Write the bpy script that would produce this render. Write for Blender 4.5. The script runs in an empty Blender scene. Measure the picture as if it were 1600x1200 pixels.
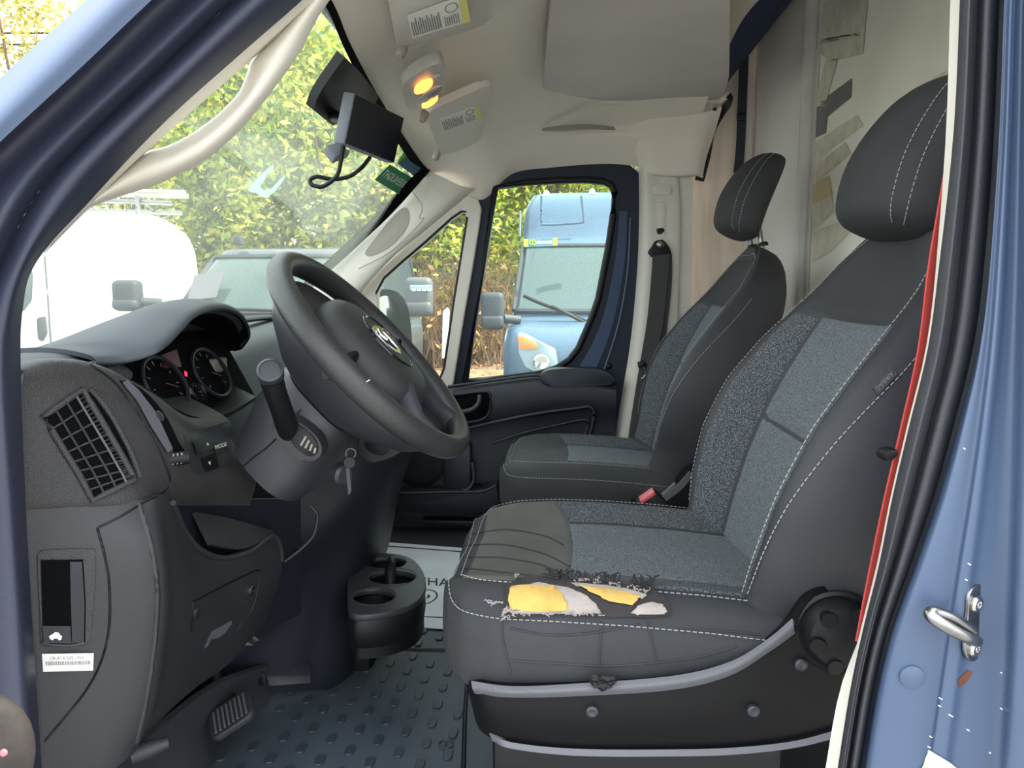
import bpy, bmesh, math, random
from mathutils import Vector, Matrix
from mathutils.bvhtree import BVHTree

# ------------------------------------------------------------------ camera, sky, sun, exposure
scene = bpy.context.scene
COL = scene.collection
FPX = 1200.0                                   # focal length in pixels of the 1600 px wide frame
CAM = Vector((0.0, -0.70, 0.79))
PITCH, YAW = math.atan(150 / FPX), math.atan(80 / FPX)
cd = bpy.data.cameras.new('camera'); cam = bpy.data.objects.new('camera', cd); COL.objects.link(cam)
cd.sensor_width = 36.0; cd.lens = 36.0 * FPX / 1600.0; cd.clip_start = 0.02; cd.clip_end = 300
cam.location = CAM; cam.rotation_euler = (math.pi / 2 - PITCH, 0, YAW)
scene.camera = cam
w = bpy.data.worlds.new('sky'); scene.world = w; w.use_nodes = True
bg = w.node_tree.nodes['Background']; bg.inputs[0].default_value = (0.86, 0.93, 1.0, 1); bg.inputs[1].default_value = 2.2
sl = bpy.data.lights.new('sun', 'SUN'); sl.energy = 9.0; sl.angle = math.radians(1.5); sl.color = (1, 0.93, 0.8)
sun = bpy.data.objects.new('sun', sl); COL.objects.link(sun)
sun.rotation_euler = Vector((-0.62, 0.05, -0.78)).to_track_quat('-Z', 'Y').to_euler()
vs = scene.view_settings; vs.view_transform = 'Standard'; vs.look = 'None'; vs.gamma = 1; vs.use_curve_mapping = False
vs.exposure = 0.8

# ------------------------------------------------------------------ photo pixel -> point on a plane of the place
_R = Matrix.Rotation(YAW, 3, 'Z') @ Matrix.Rotation(math.pi / 2 - PITCH, 3, 'X')
def ray(px, py): return (_R @ Vector(((px - 800) / FPX, (600 - py) / FPX, -1.0)))
def P(px, py, Y):
    d = ray(px, py); return CAM + d * ((Y - CAM.y) / d.y)
def PX(px, py, X):
    d = ray(px, py); return CAM + d * ((X - CAM.x) / d.x)
def PZ(px, py, Z):
    d = ray(px, py); return CAM + d * ((Z - CAM.z) / d.z)
def PS(*pts): return [P(*p) for p in pts]
def V(*a): return Vector(a)

# ------------------------------------------------------------------ materials
def lin(c):
    c = c / 255.0
    return c / 12.92 if c <= 0.04045 else ((c + 0.055) / 1.055) ** 2.4
def rgb(r, g, b): return (lin(r), lin(g), lin(b), 1)
MATS = {}
def mat(name, col, rough=0.5, metal=0.0, bump=None, var=None, spec=0.5, emit=None, coat=0.0, speck=None, stretch=None, trans=0.0):
    if name in MATS: return MATS[name]
    m = bpy.data.materials.new(name); m.use_nodes = True; nt = m.node_tree; b = nt.nodes['Principled BSDF']
    N = nt.nodes.new; L = nt.links.new
    b.inputs['Base Color'].default_value = rgb(*col); b.inputs['Roughness'].default_value = rough
    b.inputs['Metallic'].default_value = metal; b.inputs['Specular IOR Level'].default_value = spec
    b.inputs['Coat Weight'].default_value = coat
    if coat: b.inputs['Coat Roughness'].default_value = 0.08
    tc = N('ShaderNodeTexCoord'); src = tc.outputs['Object']
    if stretch:
        mp = N('ShaderNodeMapping'); mp.inputs['Scale'].default_value = stretch; L(src, mp.inputs[0]); src = mp.outputs[0]
    def noise(scale, detail=4):
        n = N('ShaderNodeTexNoise'); n.inputs['Scale'].default_value = scale; n.inputs['Detail'].default_value = detail; L(src, n.inputs['Vector']); return n
    if speck:                                       # (scale, colour, lo, hi)
        n = noise(speck[0], 1); r = N('ShaderNodeValToRGB'); L(n.outputs['Fac'], r.inputs[0])
        r.color_ramp.elements[0].position = speck[2]; r.color_ramp.elements[0].color = rgb(*col)
        r.color_ramp.elements[1].position = speck[3]; r.color_ramp.elements[1].color = rgb(*speck[1])
        L(r.outputs[0], b.inputs['Base Color'])
    elif var:                                       # (scale, second colour)
        n = noise(var[0]); r = N('ShaderNodeValToRGB'); L(n.outputs['Fac'], r.inputs[0])
        r.color_ramp.elements[0].position = 0.35; r.color_ramp.elements[0].color = rgb(*col)
        r.color_ramp.elements[1].position = 0.68; r.color_ramp.elements[1].color = rgb(*var[1])
        L(r.outputs[0], b.inputs['Base Color'])
    if bump:                                        # (scale, strength)
        n = noise(bump[0], 3); bp = N('ShaderNodeBump'); bp.inputs['Strength'].default_value = bump[1]; bp.inputs['Distance'].default_value = 0.002
        L(n.outputs['Fac'], bp.inputs['Height']); L(bp.outputs[0], b.inputs['Normal'])
    if emit: b.inputs['Emission Color'].default_value = rgb(*emit[0]); b.inputs['Emission Strength'].default_value = emit[1]
    if trans:
        t = N('ShaderNodeBsdfTranslucent'); mx = N('ShaderNodeMixShader'); mx.inputs[0].default_value = trans
        out = nt.nodes['Material Output']
        if b.inputs['Base Color'].links: L(b.inputs['Base Color'].links[0].from_socket, t.inputs[0])
        else: t.inputs[0].default_value = rgb(*col)
        L(b.outputs[0], mx.inputs[1]); L(t.outputs[0], mx.inputs[2]); L(mx.outputs[0], out.inputs[0])
    MATS[name] = m; return m
def glass(name, tint, dirt=0.0, dirtcol=(225, 230, 215), refl=0.08):
    m = bpy.data.materials.new(name); m.use_nodes = True; nt = m.node_tree; N = nt.nodes.new; L = nt.links.new
    nt.nodes.remove(nt.nodes['Principled BSDF']); out = nt.nodes['Material Output']
    t = N('ShaderNodeBsdfTransparent'); t.inputs[0].default_value = rgb(*tint)
    g = N('ShaderNodeBsdfGlossy'); g.inputs['Roughness'].default_value = 0.03
    lw = N('ShaderNodeLayerWeight'); lw.inputs[0].default_value = 0.25
    ml = N('ShaderNodeMath'); ml.operation = 'MULTIPLY'; ml.inputs[1].default_value = refl * 4; L(lw.outputs['Fresnel'], ml.inputs[0])
    mx = N('ShaderNodeMixShader'); L(ml.outputs[0], mx.inputs[0]); L(t.outputs[0], mx.inputs[1]); L(g.outputs[0], mx.inputs[2])
    last = mx
    if dirt:
        d = N('ShaderNodeBsdfTranslucent'); d.inputs[0].default_value = rgb(*dirtcol)
        tc = N('ShaderNodeTexCoord'); n = N('ShaderNodeTexNoise'); n.inputs['Scale'].default_value = 2.2; n.inputs['Detail'].default_value = 6
        L(tc.outputs['Object'], n.inputs['Vector'])
        mr = N('ShaderNodeMapRange'); mr.inputs[1].default_value = 0.3; mr.inputs[2].default_value = 0.75; mr.inputs[3].default_value = dirt * 0.4; mr.inputs[4].default_value = dirt * 1.5
        L(n.outputs['Fac'], mr.inputs[0]); m2 = N('ShaderNodeMixShader')
        L(mr.outputs[0], m2.inputs[0]); L(mx.outputs[0], m2.inputs[1]); L(d.outputs[0], m2.inputs[2]); last = m2
    L(last.outputs[0], out.inputs[0]); MATS[name] = m; return m

M = MATS
mat('dash', (44, 44, 47), 0.46, bump=(900, 0.35), var=(3, (50, 49, 51)))
mat('dash_side', (60, 58, 58), 0.48, bump=(600, 0.8), var=(4, (52, 51, 53)))
mat('dash_top', (64, 68, 74), 0.55, bump=(900, 0.3))
mat('shroud', (50, 50, 55), 0.4, bump=(900, 0.2))
mat('black', (15, 15, 18), 0.5, spec=0.35)
mat('matte_black', (7, 7, 9), 0.9, spec=0.1)  # near-black, also paints the shade in recesses and under the hood
mat('gloss_black', (14, 16, 24), 0.12)
mat('rubber', (46, 46, 51), 0.55, bump=(400, 0.3))
mat('navy', (27, 30, 38), 0.40, bump=(800, 0.3), var=(5, (33, 36, 44)))
mat('wheel', (46, 46, 47), 0.38, bump=(500, 0.35), var=(9, (54, 54, 54)))
mat('headliner', (232, 223, 210), 0.9, bump=(1200, 0.4), var=(3, (224, 214, 200)))
mat('shelf_cloth', (196, 188, 184), 0.95, bump=(1500, 0.5), var=(5, (204, 196, 190)))
mat('visor', (212, 204, 194), 0.85, bump=(1200, 0.4))
mat('trim', (216, 210, 197), 0.6, bump=(600, 0.2), var=(5, (206, 200, 187)))
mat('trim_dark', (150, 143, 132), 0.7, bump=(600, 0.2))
mat('lamp_plastic', (176, 172, 164), 0.4)
mat('lamp_lens', (255, 210, 140), 0.3, emit=((255, 150, 60), 1.6))
mat('paint', (70, 87, 113), 0.42, coat=0.15, var=(2.5, (64, 79, 105)))
mat('paint_dark', (17, 26, 43), 0.5, spec=0.3)
mat('jamb', (42, 45, 62), 0.5, bump=(300, 0.15))
mat('seat_dark', (50, 51, 53), 0.75, bump=(1500, 0.5), var=(8, (56, 56, 58)))
mat('seat_side', (44, 44, 49), 0.55, bump=(900, 0.4), var=(6, (50, 50, 54)))
mat('seat_light', (74, 80, 84), 0.95, bump=(900, 0.6), speck=(480, (122, 128, 132), 0.38, 0.66))
mat('seat_speck', (48, 50, 54), 0.95, bump=(900, 0.6), speck=(520, (122, 127, 132), 0.42, 0.72))
mat('seat_front', (90, 88, 83), 0.65, bump=(1200, 0.4), var=(14, (78, 76, 73)))
mat('thread', (160, 160, 158), 0.8)
mat('grey_strip', (96, 96, 101), 0.5, bump=(900, 0.4))
mat('foam', (206, 170, 92), 0.95, bump=(260, 0.8), var=(30, (188, 150, 78)))
mat('batting', (172, 160, 154), 0.95, bump=(300, 0.7), var=(25, (150, 140, 134)))
mat('frayed', (52, 48, 48), 0.95, bump=(500, 0.8))
mat('chrome', (200, 200, 196), 0.16, metal=1.0)
mat('steel', (160, 160, 160), 0.32, metal=1.0, var=(40, (120, 118, 116)))
mat('rust', (110, 70, 48), 0.7, metal=0.4)
mat('red_belt', (186, 62, 56), 0.7, bump=(900, 0.4))
mat('black_belt', (62, 60, 60), 0.75, bump=(900, 0.4))
mat('red_plastic', (214, 96, 104), 0.45)
mat('floor', (40, 42, 46), 0.8, bump=(200, 0.4))
mat('mat_rubber', (76, 86, 95), 0.55, bump=(300, 0.3), var=(3, (56, 60, 64)))
mat('valance', (10, 10, 12), 0.55, spec=0.25)
mat('door_cap', (40, 38, 38), 0.8, spec=0.2, var=(60, (50, 47, 46)))
mat('mat_stud', (60, 69, 78), 0.5, bump=(300, 0.2), var=(3, (50, 54, 58)))
mat('paper', (214, 218, 220), 0.8, var=(6, (196, 200, 204)))
mat('ink', (24, 26, 30), 0.8)
mat('white_print', (236, 236, 232), 0.6)
mat('label', (224, 220, 214), 0.7)
mat('grey_print', (120, 118, 116), 0.8)
mat('yellow_print', (214, 206, 120), 0.7)
mat('green_sticker', (34, 132, 90), 0.6, trans=0.3)
mat('blue_sticker', (62, 112, 132), 0.6, trans=0.3)
mat('lime_sticker', (160, 204, 60), 0.6, trans=0.4)
mat('residue', (214, 228, 222), 0.9, trans=0.45)
mat('screen', (10, 14, 30), 0.14)
mat('monitor', (132, 136, 144), 0.45)
mat('red_light', (255, 40, 60), 0.5, emit=((255, 30, 60), 1.6))
mat('red_tint', (92, 26, 34), 0.4)
mat('panel_metal', (206, 202, 192), 0.5, var=(3, (190, 186, 176)))
mat('panel_streak', (226, 208, 188), 0.45, var=(14, (204, 188, 170)), stretch=(3, 3, 0.3))
mat('bulkhead', (240, 235, 220), 0.5, var=(4, (226, 220, 204)))
mat('tape', (222, 214, 192), 0.3, var=(20, (196, 188, 168)), bump=(60, 0.8))
mat('tape_dark', (112, 112, 116), 0.35, bump=(60, 0.6), var=(20, (98, 98, 102)))
mat('tape_tan', (196, 178, 128), 0.4, bump=(60, 0.6))
mat('pole', (204, 200, 190), 0.4, var=(6, (188, 184, 174)))
mat('shade_navy', (46, 54, 76), 0.8)  # dark navy, gives the unlit top of the bulkhead its shade
mat('belt_dark', (34, 38, 50), 0.7)
mat('mirror', (235, 240, 240), 0.03, metal=1.0)
mat('white_paint', (236, 236, 232), 0.35, coat=0.4)
mat('dark_paint', (62, 70, 78), 0.35, coat=0.5)
mat('van_blue', (70, 94, 116), 0.4, coat=0.2)
mat('car_glass', (66, 82, 80), 0.1, spec=0.6)
mat('car_glass_dark', (52, 70, 72), 0.1, spec=0.8)
mat('plastic_grey', (84, 84, 86), 0.55)
mat('plastic_dark', (58, 62, 68), 0.6)
mat('headlight', (140, 156, 166), 0.15, spec=0.8)
mat('amber', (236, 130, 70), 0.3)
mat('tire', (30, 30, 30), 0.9)
mat('bark', (120, 96, 72), 0.9, bump=(30, 1.0), var=(8, (90, 72, 54)))
mat('twig', (138, 108, 84), 0.9, var=(6, (104, 80, 62)))
mat('leaf_a', (122, 146, 44), 0.6, var=(0.9, (196, 196, 66)), trans=0.45)
mat('leaf_b', (90, 124, 44), 0.6, var=(0.9, (160, 176, 58)), trans=0.45)
mat('leaf_dry', (190, 150, 88), 0.7, var=(1.2, (150, 104, 60)), trans=0.3)
mat('ground', (150, 120, 92), 0.95, bump=(20, 1.0), var=(2, (112, 92, 74)))
mat('litter', (186, 128, 84), 0.9, var=(3, (140, 92, 58)))
mat('asphalt', (120, 120, 118), 0.95, bump=(120, 0.8), var=(4, (136, 134, 130)))
mat('wire', (40, 40, 44), 0.7)
glass('windshield_glass', (250, 253, 250), dirt=0.05)
glass('side_glass', (240, 247, 245), dirt=0.03)

# ------------------------------------------------------------------ objects
def place(o, parent):
    COL.objects.link(o)
    if parent:
        o.parent = parent; o.matrix_parent_inverse = Matrix.Translation(-parent.location)
    return o
def finish(me, mt, smooth):
    if isinstance(mt, str): mt = MATS[mt]
    me.materials.append(mt)
    if smooth:
        me.polygons.foreach_set('use_smooth', [True] * len(me.polygons))
        me.set_sharp_from_angle(angle=math.radians(smooth))
    me.update()
def mk(name, verts, faces, mt, parent=None, smooth=40, fix=True):
    me = bpy.data.meshes.new(name); me.from_pydata([tuple(v) for v in verts], [], faces)
    if fix:
        bm = bmesh.new(); bm.from_mesh(me); bmesh.ops.remove_doubles(bm, verts=bm.verts, dist=1e-6)
        bmesh.ops.recalc_face_normals(bm, faces=bm.faces); bm.to_mesh(me); bm.free()
    finish(me, mt, smooth)
    return place(bpy.data.objects.new(name, me), parent)
def mkbm(name, bm, mt, parent=None, smooth=40):
    me = bpy.data.meshes.new(name); bmesh.ops.recalc_face_normals(bm, faces=bm.faces); bm.to_mesh(me); bm.free()
    finish(me, mt, smooth)
    return place(bpy.data.objects.new(name, me), parent)
def tag(o, label, cat, group=None, kind=None):
    o['label'] = label; o['category'] = cat
    if group: o['group'] = group
    if kind: o['kind'] = kind
    return o
def struct(o, label, cat): o['kind'] = 'structure'; return tag(o, label, cat)
def thing(name, label, cat, loc, group=None):
    o = bpy.data.objects.new(name, None); o.empty_display_size = 0.05; o.location = loc; COL.objects.link(o)
    return tag(o, label, cat, group)
def lab(o, label): o['label'] = label; return o

class G:                                            # collects geometry for one mesh
    def __init__(s): s.v = []; s.f = []
    def add(s, v, f):
        n = len(s.v); s.v += [Vector(p) for p in v]; s.f += [tuple(i + n for i in q) for q in f]; return s
    def mk(s, name, mt, parent=None, smooth=40, fix=True): return mk(name, s.v, s.f, mt, parent, smooth, fix)

# ------------------------------------------------------------------ curves, patches, lofts
def cr(p0, p1, p2, p3, t):
    t2 = t * t; t3 = t2 * t
    return 0.5 * ((2 * p1) + (p2 - p0) * t + (2 * p0 - 5 * p1 + 4 * p2 - p3) * t2 + (3 * p1 - p0 - 3 * p2 + p3) * t3)
def at(pts, t, closed=False):                        # t in 0..1 by control index
    n = len(pts)
    if closed:
        u = (t % 1.0) * n; i = int(u); f = u - i
        return cr(pts[(i - 1) % n], pts[i % n], pts[(i + 1) % n], pts[(i + 2) % n], f)
    u = min(max(t, 0), 1) * (n - 1); i = min(int(u), n - 2); f = u - i
    a = pts[i]; b = pts[i + 1]
    p0 = pts[i - 1] if i > 0 else a * 2 - b
    p3 = pts[i + 2] if i + 2 < n else b * 2 - a
    return cr(p0, a, b, p3, f)
def spl(pts, n, closed=False):
    if closed: return [at(pts, i / n, True) for i in range(n)]
    return [at(pts, i / (n - 1)) for i in range(n)]
def resample(pts, n):
    L = [0.0]
    for a, b in zip(pts, pts[1:]): L.append(L[-1] + (b - a).length)
    out = []; j = 0
    for i in range(n):
        d = L[-1] * i / (n - 1)
        while j < len(L) - 2 and L[j + 1] < d: j += 1
        s = (d - L[j]) / max(L[j + 1] - L[j], 1e-9); out.append(pts[j].lerp(pts[j + 1], min(max(s, 0), 1)))
    return out
def grid(rows, nu, nv):
    a = [spl(r, nv) for r in rows]
    cols = [spl([r[j] for r in a], nu) for j in range(nv)]
    return [[cols[j][i] for j in range(nv)] for i in range(nu)]
def gnormals(g):
    nu, nv = len(g), len(g[0]); out = []
    for i in range(nu):
        r = []
        for j in range(nv):
            du = g[min(i + 1, nu - 1)][j] - g[max(i - 1, 0)][j]; dv = g[i][min(j + 1, nv - 1)] - g[i][max(j - 1, 0)]
            n = du.cross(dv); r.append(n.normalized() if n.length > 1e-12 else Vector((0, 0, 1)))
        out.append(r)
    return out
def gridgeo(g, thick=0.0, toward=None):
    """faces of a grid; thick: a second skin away from the viewer side 'toward'"""
    nu, nv = len(g), len(g[0])
    v = [p for r in g for p in r]; f = []
    for i in range(nu - 1):
        for j in range(nv - 1):
            a = i * nv + j; f.append((a, a + 1, a + nv + 1, a + nv))
    if thick:
        ns = gnormals(g); mid = g[nu // 2][nv // 2]; n0 = ns[nu // 2][nv // 2]
        tw = Vector(toward) if toward is not None else CAM
        s = -1 if n0.dot(tw - mid) > 0 else 1
        N = nu * nv
        v += [g[i][j] + ns[i][j] * s * thick for i in range(nu) for j in range(nv)]
        f += [tuple(N + k for k in reversed(q)) for q in list(f)]
        for i in range(nu - 1):
            for j in (0, nv - 1): a = i * nv + j; f.append((a, a + nv, a + nv + N, a + N))
        for j in range(nv - 1):
            for i in (0, nu - 1): a = i * nv + j; f.append((a, a + 1, a + 1 + N, a + N))
    return v, f
def patch(name, rows, mt, parent=None, nu=16, nv=16, thick=0.008, smooth=45, toward=None, px=True):
    if px: rows = [[P(*c) if not isinstance(c, Vector) else c for c in r] for r in rows]
    v, f = gridgeo(grid(rows, nu, nv), thick, toward)
    return mk(name, v, f, mt, parent, smooth)
def loftgeo(rings, cap=True, closed=True):
    n = len(rings[0]); v = [p for r in rings for p in r]; f = []
    for i in range(len(rings) - 1):
        for j in range(n if closed else n - 1):
            a = i * n + j; b = i * n + (j + 1) % n; f.append((a, b, b + n, a + n))
    if cap: f.append(tuple(range(n - 1, -1, -1))); k = (len(rings) - 1) * n; f.append(tuple(range(k, k + n)))
    return v, f
def frame(t, up=Vector((0, 0, 1))):
    t = t.normalized(); a = up.cross(t)
    if a.length < 1e-4: a = Vector((1, 0, 0)).cross(t)
    a.normalize(); return a, t.cross(a)
def tubegeo(path, r, seg=10, cap=True, flat=1.0, up=Vector((0, 0, 1)), closed=False):
    rings = []; n = len(path)
    for i, p in enumerate(path):
        if closed: t = path[(i + 1) % n] - path[i - 1]
        else: t = path[min(i + 1, n - 1)] - path[max(i - 1, 0)]
        a, b = frame(t, up); rr = r[i] if isinstance(r, (list, tuple)) else r
        rings.append([p + a * math.cos(2 * math.pi * k / seg) * rr + b * math.sin(2 * math.pi * k / seg) * rr * flat for k in range(seg)])
    if closed: rings.append(rings[0]); cap = False
    return loftgeo(rings, cap)
def tube(name, path, r, mt, parent=None, seg=10, flat=1.0, n=None, up=Vector((0, 0, 1)), closed=False):
    path = [Vector(p) for p in path]
    if n: path = spl(path, n, closed)
    v, f = tubegeo(path, r, seg, True, flat, up, closed); return mk(name, v, f, mt, parent, 50)
def boxgeo(c, s, rot=None, bev=0.0, seg=2):
    bm = bmesh.new(); bmesh.ops.create_cube(bm, size=1.0)
    for v in bm.verts: v.co = Vector((v.co.x * s[0], v.co.y * s[1], v.co.z * s[2]))
    if bev: bmesh.ops.bevel(bm, geom=bm.edges[:], offset=bev, segments=seg, affect='EDGES', profile=0.5)
    Mx = Matrix.Translation(Vector(c)) @ (rot.to_4x4() if rot else Matrix.Identity(4))
    vs_ = [Mx @ v.co for v in bm.verts]; bm.verts.index_update(); fs = [tuple(v.index for v in f.verts) for f in bm.faces]; bm.free()
    return vs_, fs
def box(name, c, s, mt, parent=None, rot=None, bev=0.004, smooth=40):
    v, f = boxgeo(c, s, rot, bev); return mk(name, v, f, mt, parent, smooth)
def lathegeo(prof, o, axis, seg=24, cap=True):
    """prof: (r, h) along axis from o"""
    ax = Vector(axis).normalized(); a, b = frame(ax); rings = []
    for r, h in prof: rings.append([Vector(o) + ax * h + (a * math.cos(2 * math.pi * k / seg) + b * math.sin(2 * math.pi * k / seg)) * max(r, 1e-4) for k in range(seg)])
    return loftgeo(rings, cap)
def lathe(name, prof, o, axis, mt, parent=None, seg=24, smooth=40, cap=True):
    if cap == 'ring': prof = list(prof) + [prof[0]]; cap = False
    v, f = lathegeo(prof, o, axis, seg, cap); return mk(name, v, f, mt, parent, smooth)
def basis(ax, ay, az=None):
    ax = Vector(ax).normalized(); ay = Vector(ay); ay = (ay - ax * ay.dot(ax)).normalized(); return Matrix((ax, ay, ax.cross(ay))).transposed()
def prismgeo(poly, off):
    """closed polygon of 3D points extruded by a vector"""
    n = len(poly); off = Vector(off); v = list(poly) + [p + off for p in poly]
    f = [tuple(range(n)), tuple(range(2 * n - 1, n - 1, -1))] + [(i, (i + 1) % n, (i + 1) % n + n, i + n) for i in range(n)]
    return v, f
def prism(name, poly, off, mt, parent=None, bev=0.0, smooth=40):
    bm = bmesh.new(); v, f = prismgeo(poly, off); bv = [bm.verts.new(p) for p in v]
    for q in f: bm.faces.new([bv[i] for i in q])
    if bev: bmesh.ops.bevel(bm, geom=bm.edges[:], offset=bev, segments=2, affect='EDGES', profile=0.5, clamp_overlap=True)
    return mkbm(name, bm, mt, parent, smooth)
def curve_mesh(cu):
    o = bpy.data.objects.new('tmp', cu); COL.objects.link(o); dg = bpy.context.evaluated_depsgraph_get(); dg.update()
    me = bpy.data.meshes.new_from_object(o.evaluated_get(dg)); bpy.data.objects.remove(o); bpy.data.curves.remove(cu); return me
def plate(name, loops, O, ax, ay, thick, mt, parent=None, bev=0.0, smooth=40):
    """flat plate with holes: loops of (x, y) in the frame O, ax, ay; the plate lies between 0 and thick along ax x ay"""
    cu = bpy.data.curves.new('tmp', 'CURVE'); cu.dimensions = '2D'; cu.fill_mode = 'BOTH'; cu.extrude = max(thick / 2 - bev, 0); cu.bevel_depth = bev; cu.bevel_resolution = 2
    for lp in loops:
        s = cu.splines.new('POLY'); s.points.add(len(lp) - 1); s.use_cyclic_u = True
        for p, q in zip(s.points, lp): p.co = (q[0], q[1], 0, 1)
    me = curve_mesh(cu); me.name = name
    B = basis(ax, ay).to_4x4(); az = B.to_3x3() @ Vector((0, 0, 1))
    me.transform(Matrix.Translation(Vector(O) + az * thick / 2) @ B); me.materials.clear(); finish(me, mt, smooth)
    return place(bpy.data.objects.new(name, me), parent)
def plateY(name, loops, Y, thick, mt, parent=None, bev=0.0):
    """plate in a plane of constant Y traced from photo pixels, its near face at Y"""
    lp = [[(p.x, p.z) for p in (P(x, y, Y) for x, y in l)] for l in loops]
    return plate(name, lp, (0, Y + thick, 0), (1, 0, 0), (0, 0, 1), thick, mt, parent, bev)
def smooth2(pts, n, closed=True):
    q = spl([Vector((a, b, 0)) for a, b in pts], n, closed); return [(p.x, p.y) for p in q]
def textgeo(s, size=1.0, align='LEFT', bold=False):
    cu = bpy.data.curves.new('tmp', 'FONT'); cu.body = s; cu.size = size; cu.align_x = align; cu.extrude = 0.0; cu.resolution_u = 2
    if bold: cu.offset = 0.012 * size
    me = curve_mesh(cu); v = [x.co.copy() for x in me.vertices]; f = [tuple(p.vertices) for p in me.polygons]; bpy.data.meshes.remove(me); return v, f
def quadmap(p00, p10, p01, p11, lift=0.0):
    n = (p10 - p00).cross(p01 - p00).normalized()
    if n.dot(CAM - p00) < 0: n = -n
    def m(x, y, z=0.0): return (p00 * (1 - x) + p10 * x) * (1 - y) + (p01 * (1 - x) + p11 * x) * y + n * (lift + z)
    return m
def maprects(g, m, rects, z=0.0):
    for x0, y0, x1, y1 in rects: g.add([m(x0, y0, z), m(x1, y0, z), m(x1, y1, z), m(x0, y1, z)], [(0, 1, 2, 3)])
def maptext(g, m, s, x0, y0, x1, y1, z=0.0, mirror=False):
    v, f = textgeo(s); xs = [p.x for p in v]; ys = [p.y for p in v]; a, b, c, d = min(xs), max(xs), min(ys), max(ys)
    out = []
    for p in v:
        u = (p.x - a) / (b - a); u = 1 - u if mirror else u
        out.append(m(x0 + (x1 - x0) * u, y0 + (y1 - y0) * (p.y - c) / (d - c), z))
    g.add(out, f)
def sheet(name, m, mt, parent=None, thick=0.0006, n=2):
    """thin sheet over the unit square of a mapping"""
    g = [[m(i / (n - 1), j / (n - 1)) for j in range(n)] for i in range(n)]
    v, f = gridgeo(g, thick); return mk(name, v, f, mt, parent)
def bvh_of(*objs):
    v = []; f = []
    for o in objs:
        n = len(v); v += [x.co.copy() for x in o.data.vertices]; f += [tuple(i + n for i in p.vertices) for p in o.data.polygons]
    return BVHTree.FromPolygons(v, f)
def hit(bvh, px, py):
    d = ray(px, py).normalized(); h = bvh.ray_cast(CAM, d)
    if h[0] is None: return None
    n = h[1]
    return h[0], (n if n.dot(d) < 0 else -n)
def decal(name, bvh, poly, mt, parent=None, lift=0.002, sub=2, thick=0.0, bulge=0.0, fall=0.0):
    """piece of the surface 'bvh', outline given in photo pixels, lifted off it along the normal"""
    bm = bmesh.new(); vs_ = [bm.verts.new((x, y, 0)) for x, y in poly]
    es = [bm.edges.new((vs_[i], vs_[(i + 1) % len(vs_)])) for i in range(len(vs_))]
    bmesh.ops.triangle_fill(bm, edges=es, use_beauty=True)
    for _ in range(sub): bmesh.ops.subdivide_edges(bm, edges=bm.edges[:], cuts=1, use_grid_fill=True)
    bmesh.ops.triangulate(bm, faces=bm.faces[:])
    bm.verts.index_update(); pts = [(v.co.x, v.co.y) for v in bm.verts]; bd = [v.is_boundary for v in bm.verts]; fs = [tuple(v.index for v in f.verts) for f in bm.faces]
    bm.free(); out = []; last = None; nn = Vector((0, -1, 0))
    for (x, y), b in zip(pts, bd):
        h = hit(bvh, x, y)
        if h: last, nn = h[0], h[1]; q = last
        else: q = P(x, y, last.y if last else 0.2)
        out.append(q + nn * (lift * (fall if (b and fall) else 1.0) + (0 if b else bulge)))
    return mk(name, out, fs, mt, parent, 60)
def line_on(bvh, pts, n, lift=0.001):
    q = spl([Vector((x, y, 0)) for x, y in pts], n); out = []
    for p in q:
        h = hit(bvh, p.x, p.y)
        if h: out.append((h[0] + h[1] * lift, h[1]))
    return out
def stitchgeo(g, path, step=0.0075, gap=0.35, r=0.0007):
    """dashes along a 3D path of (point, normal)"""
    pts = [p for p, n in path]; L = sum((b - a).length for a, b in zip(pts, pts[1:])); k = max(int(L / step), 2); q = resample(pts, k * 2 + 1)
    for i in range(k):
        a = q[2 * i]; b = q[2 * i].lerp(q[min(2 * i + 2, len(q) - 1)], 1 - gap)
        v, f = tubegeo([a, b], r, 4); g.add(v, f)
def seam(name, path, r, mt, parent=None):
    v, f = tubegeo([p for p, n in path], r, 6); return mk(name, v, f, mt, parent, 60)
def rrect(w, h, r, n=4):
    out = []
    for cx, cy, a0 in ((w / 2 - r, h / 2 - r, 0), (-w / 2 + r, h / 2 - r, 90), (-w / 2 + r, -h / 2 + r, 180), (w / 2 - r, -h / 2 + r, 270)):
        for k in range(n + 1):
            a = math.radians(a0 + 90 * k / n); out.append((cx + r * math.cos(a), cy + r * math.sin(a)))
    return out
def circ(cx, cy, rx, ry=None, n=24): ry = ry or rx; return [(cx + rx * math.cos(2 * math.pi * k / n), cy + ry * math.sin(2 * math.pi * k / n)) for k in range(n)]
def copy_tree(o, parent=None, off=None):
    c = o.copy(); COL.objects.link(c); c.parent = parent
    if off is not None: c.location = o.location + Vector(off)
    if parent: c.matrix_parent_inverse = o.matrix_parent_inverse.copy()
    for ch in o.children: copy_tree(ch, c)
    return c
# ================================================================== THE CAB SHELL
# ---- floor
fl = box('floor', (0.0, 0.95, -0.03), (2.2, 1.72, 0.06), 'floor', bev=0.0)
struct(fl, 'dark painted cab floor under the rubber mat and seats', 'floor')

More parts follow.
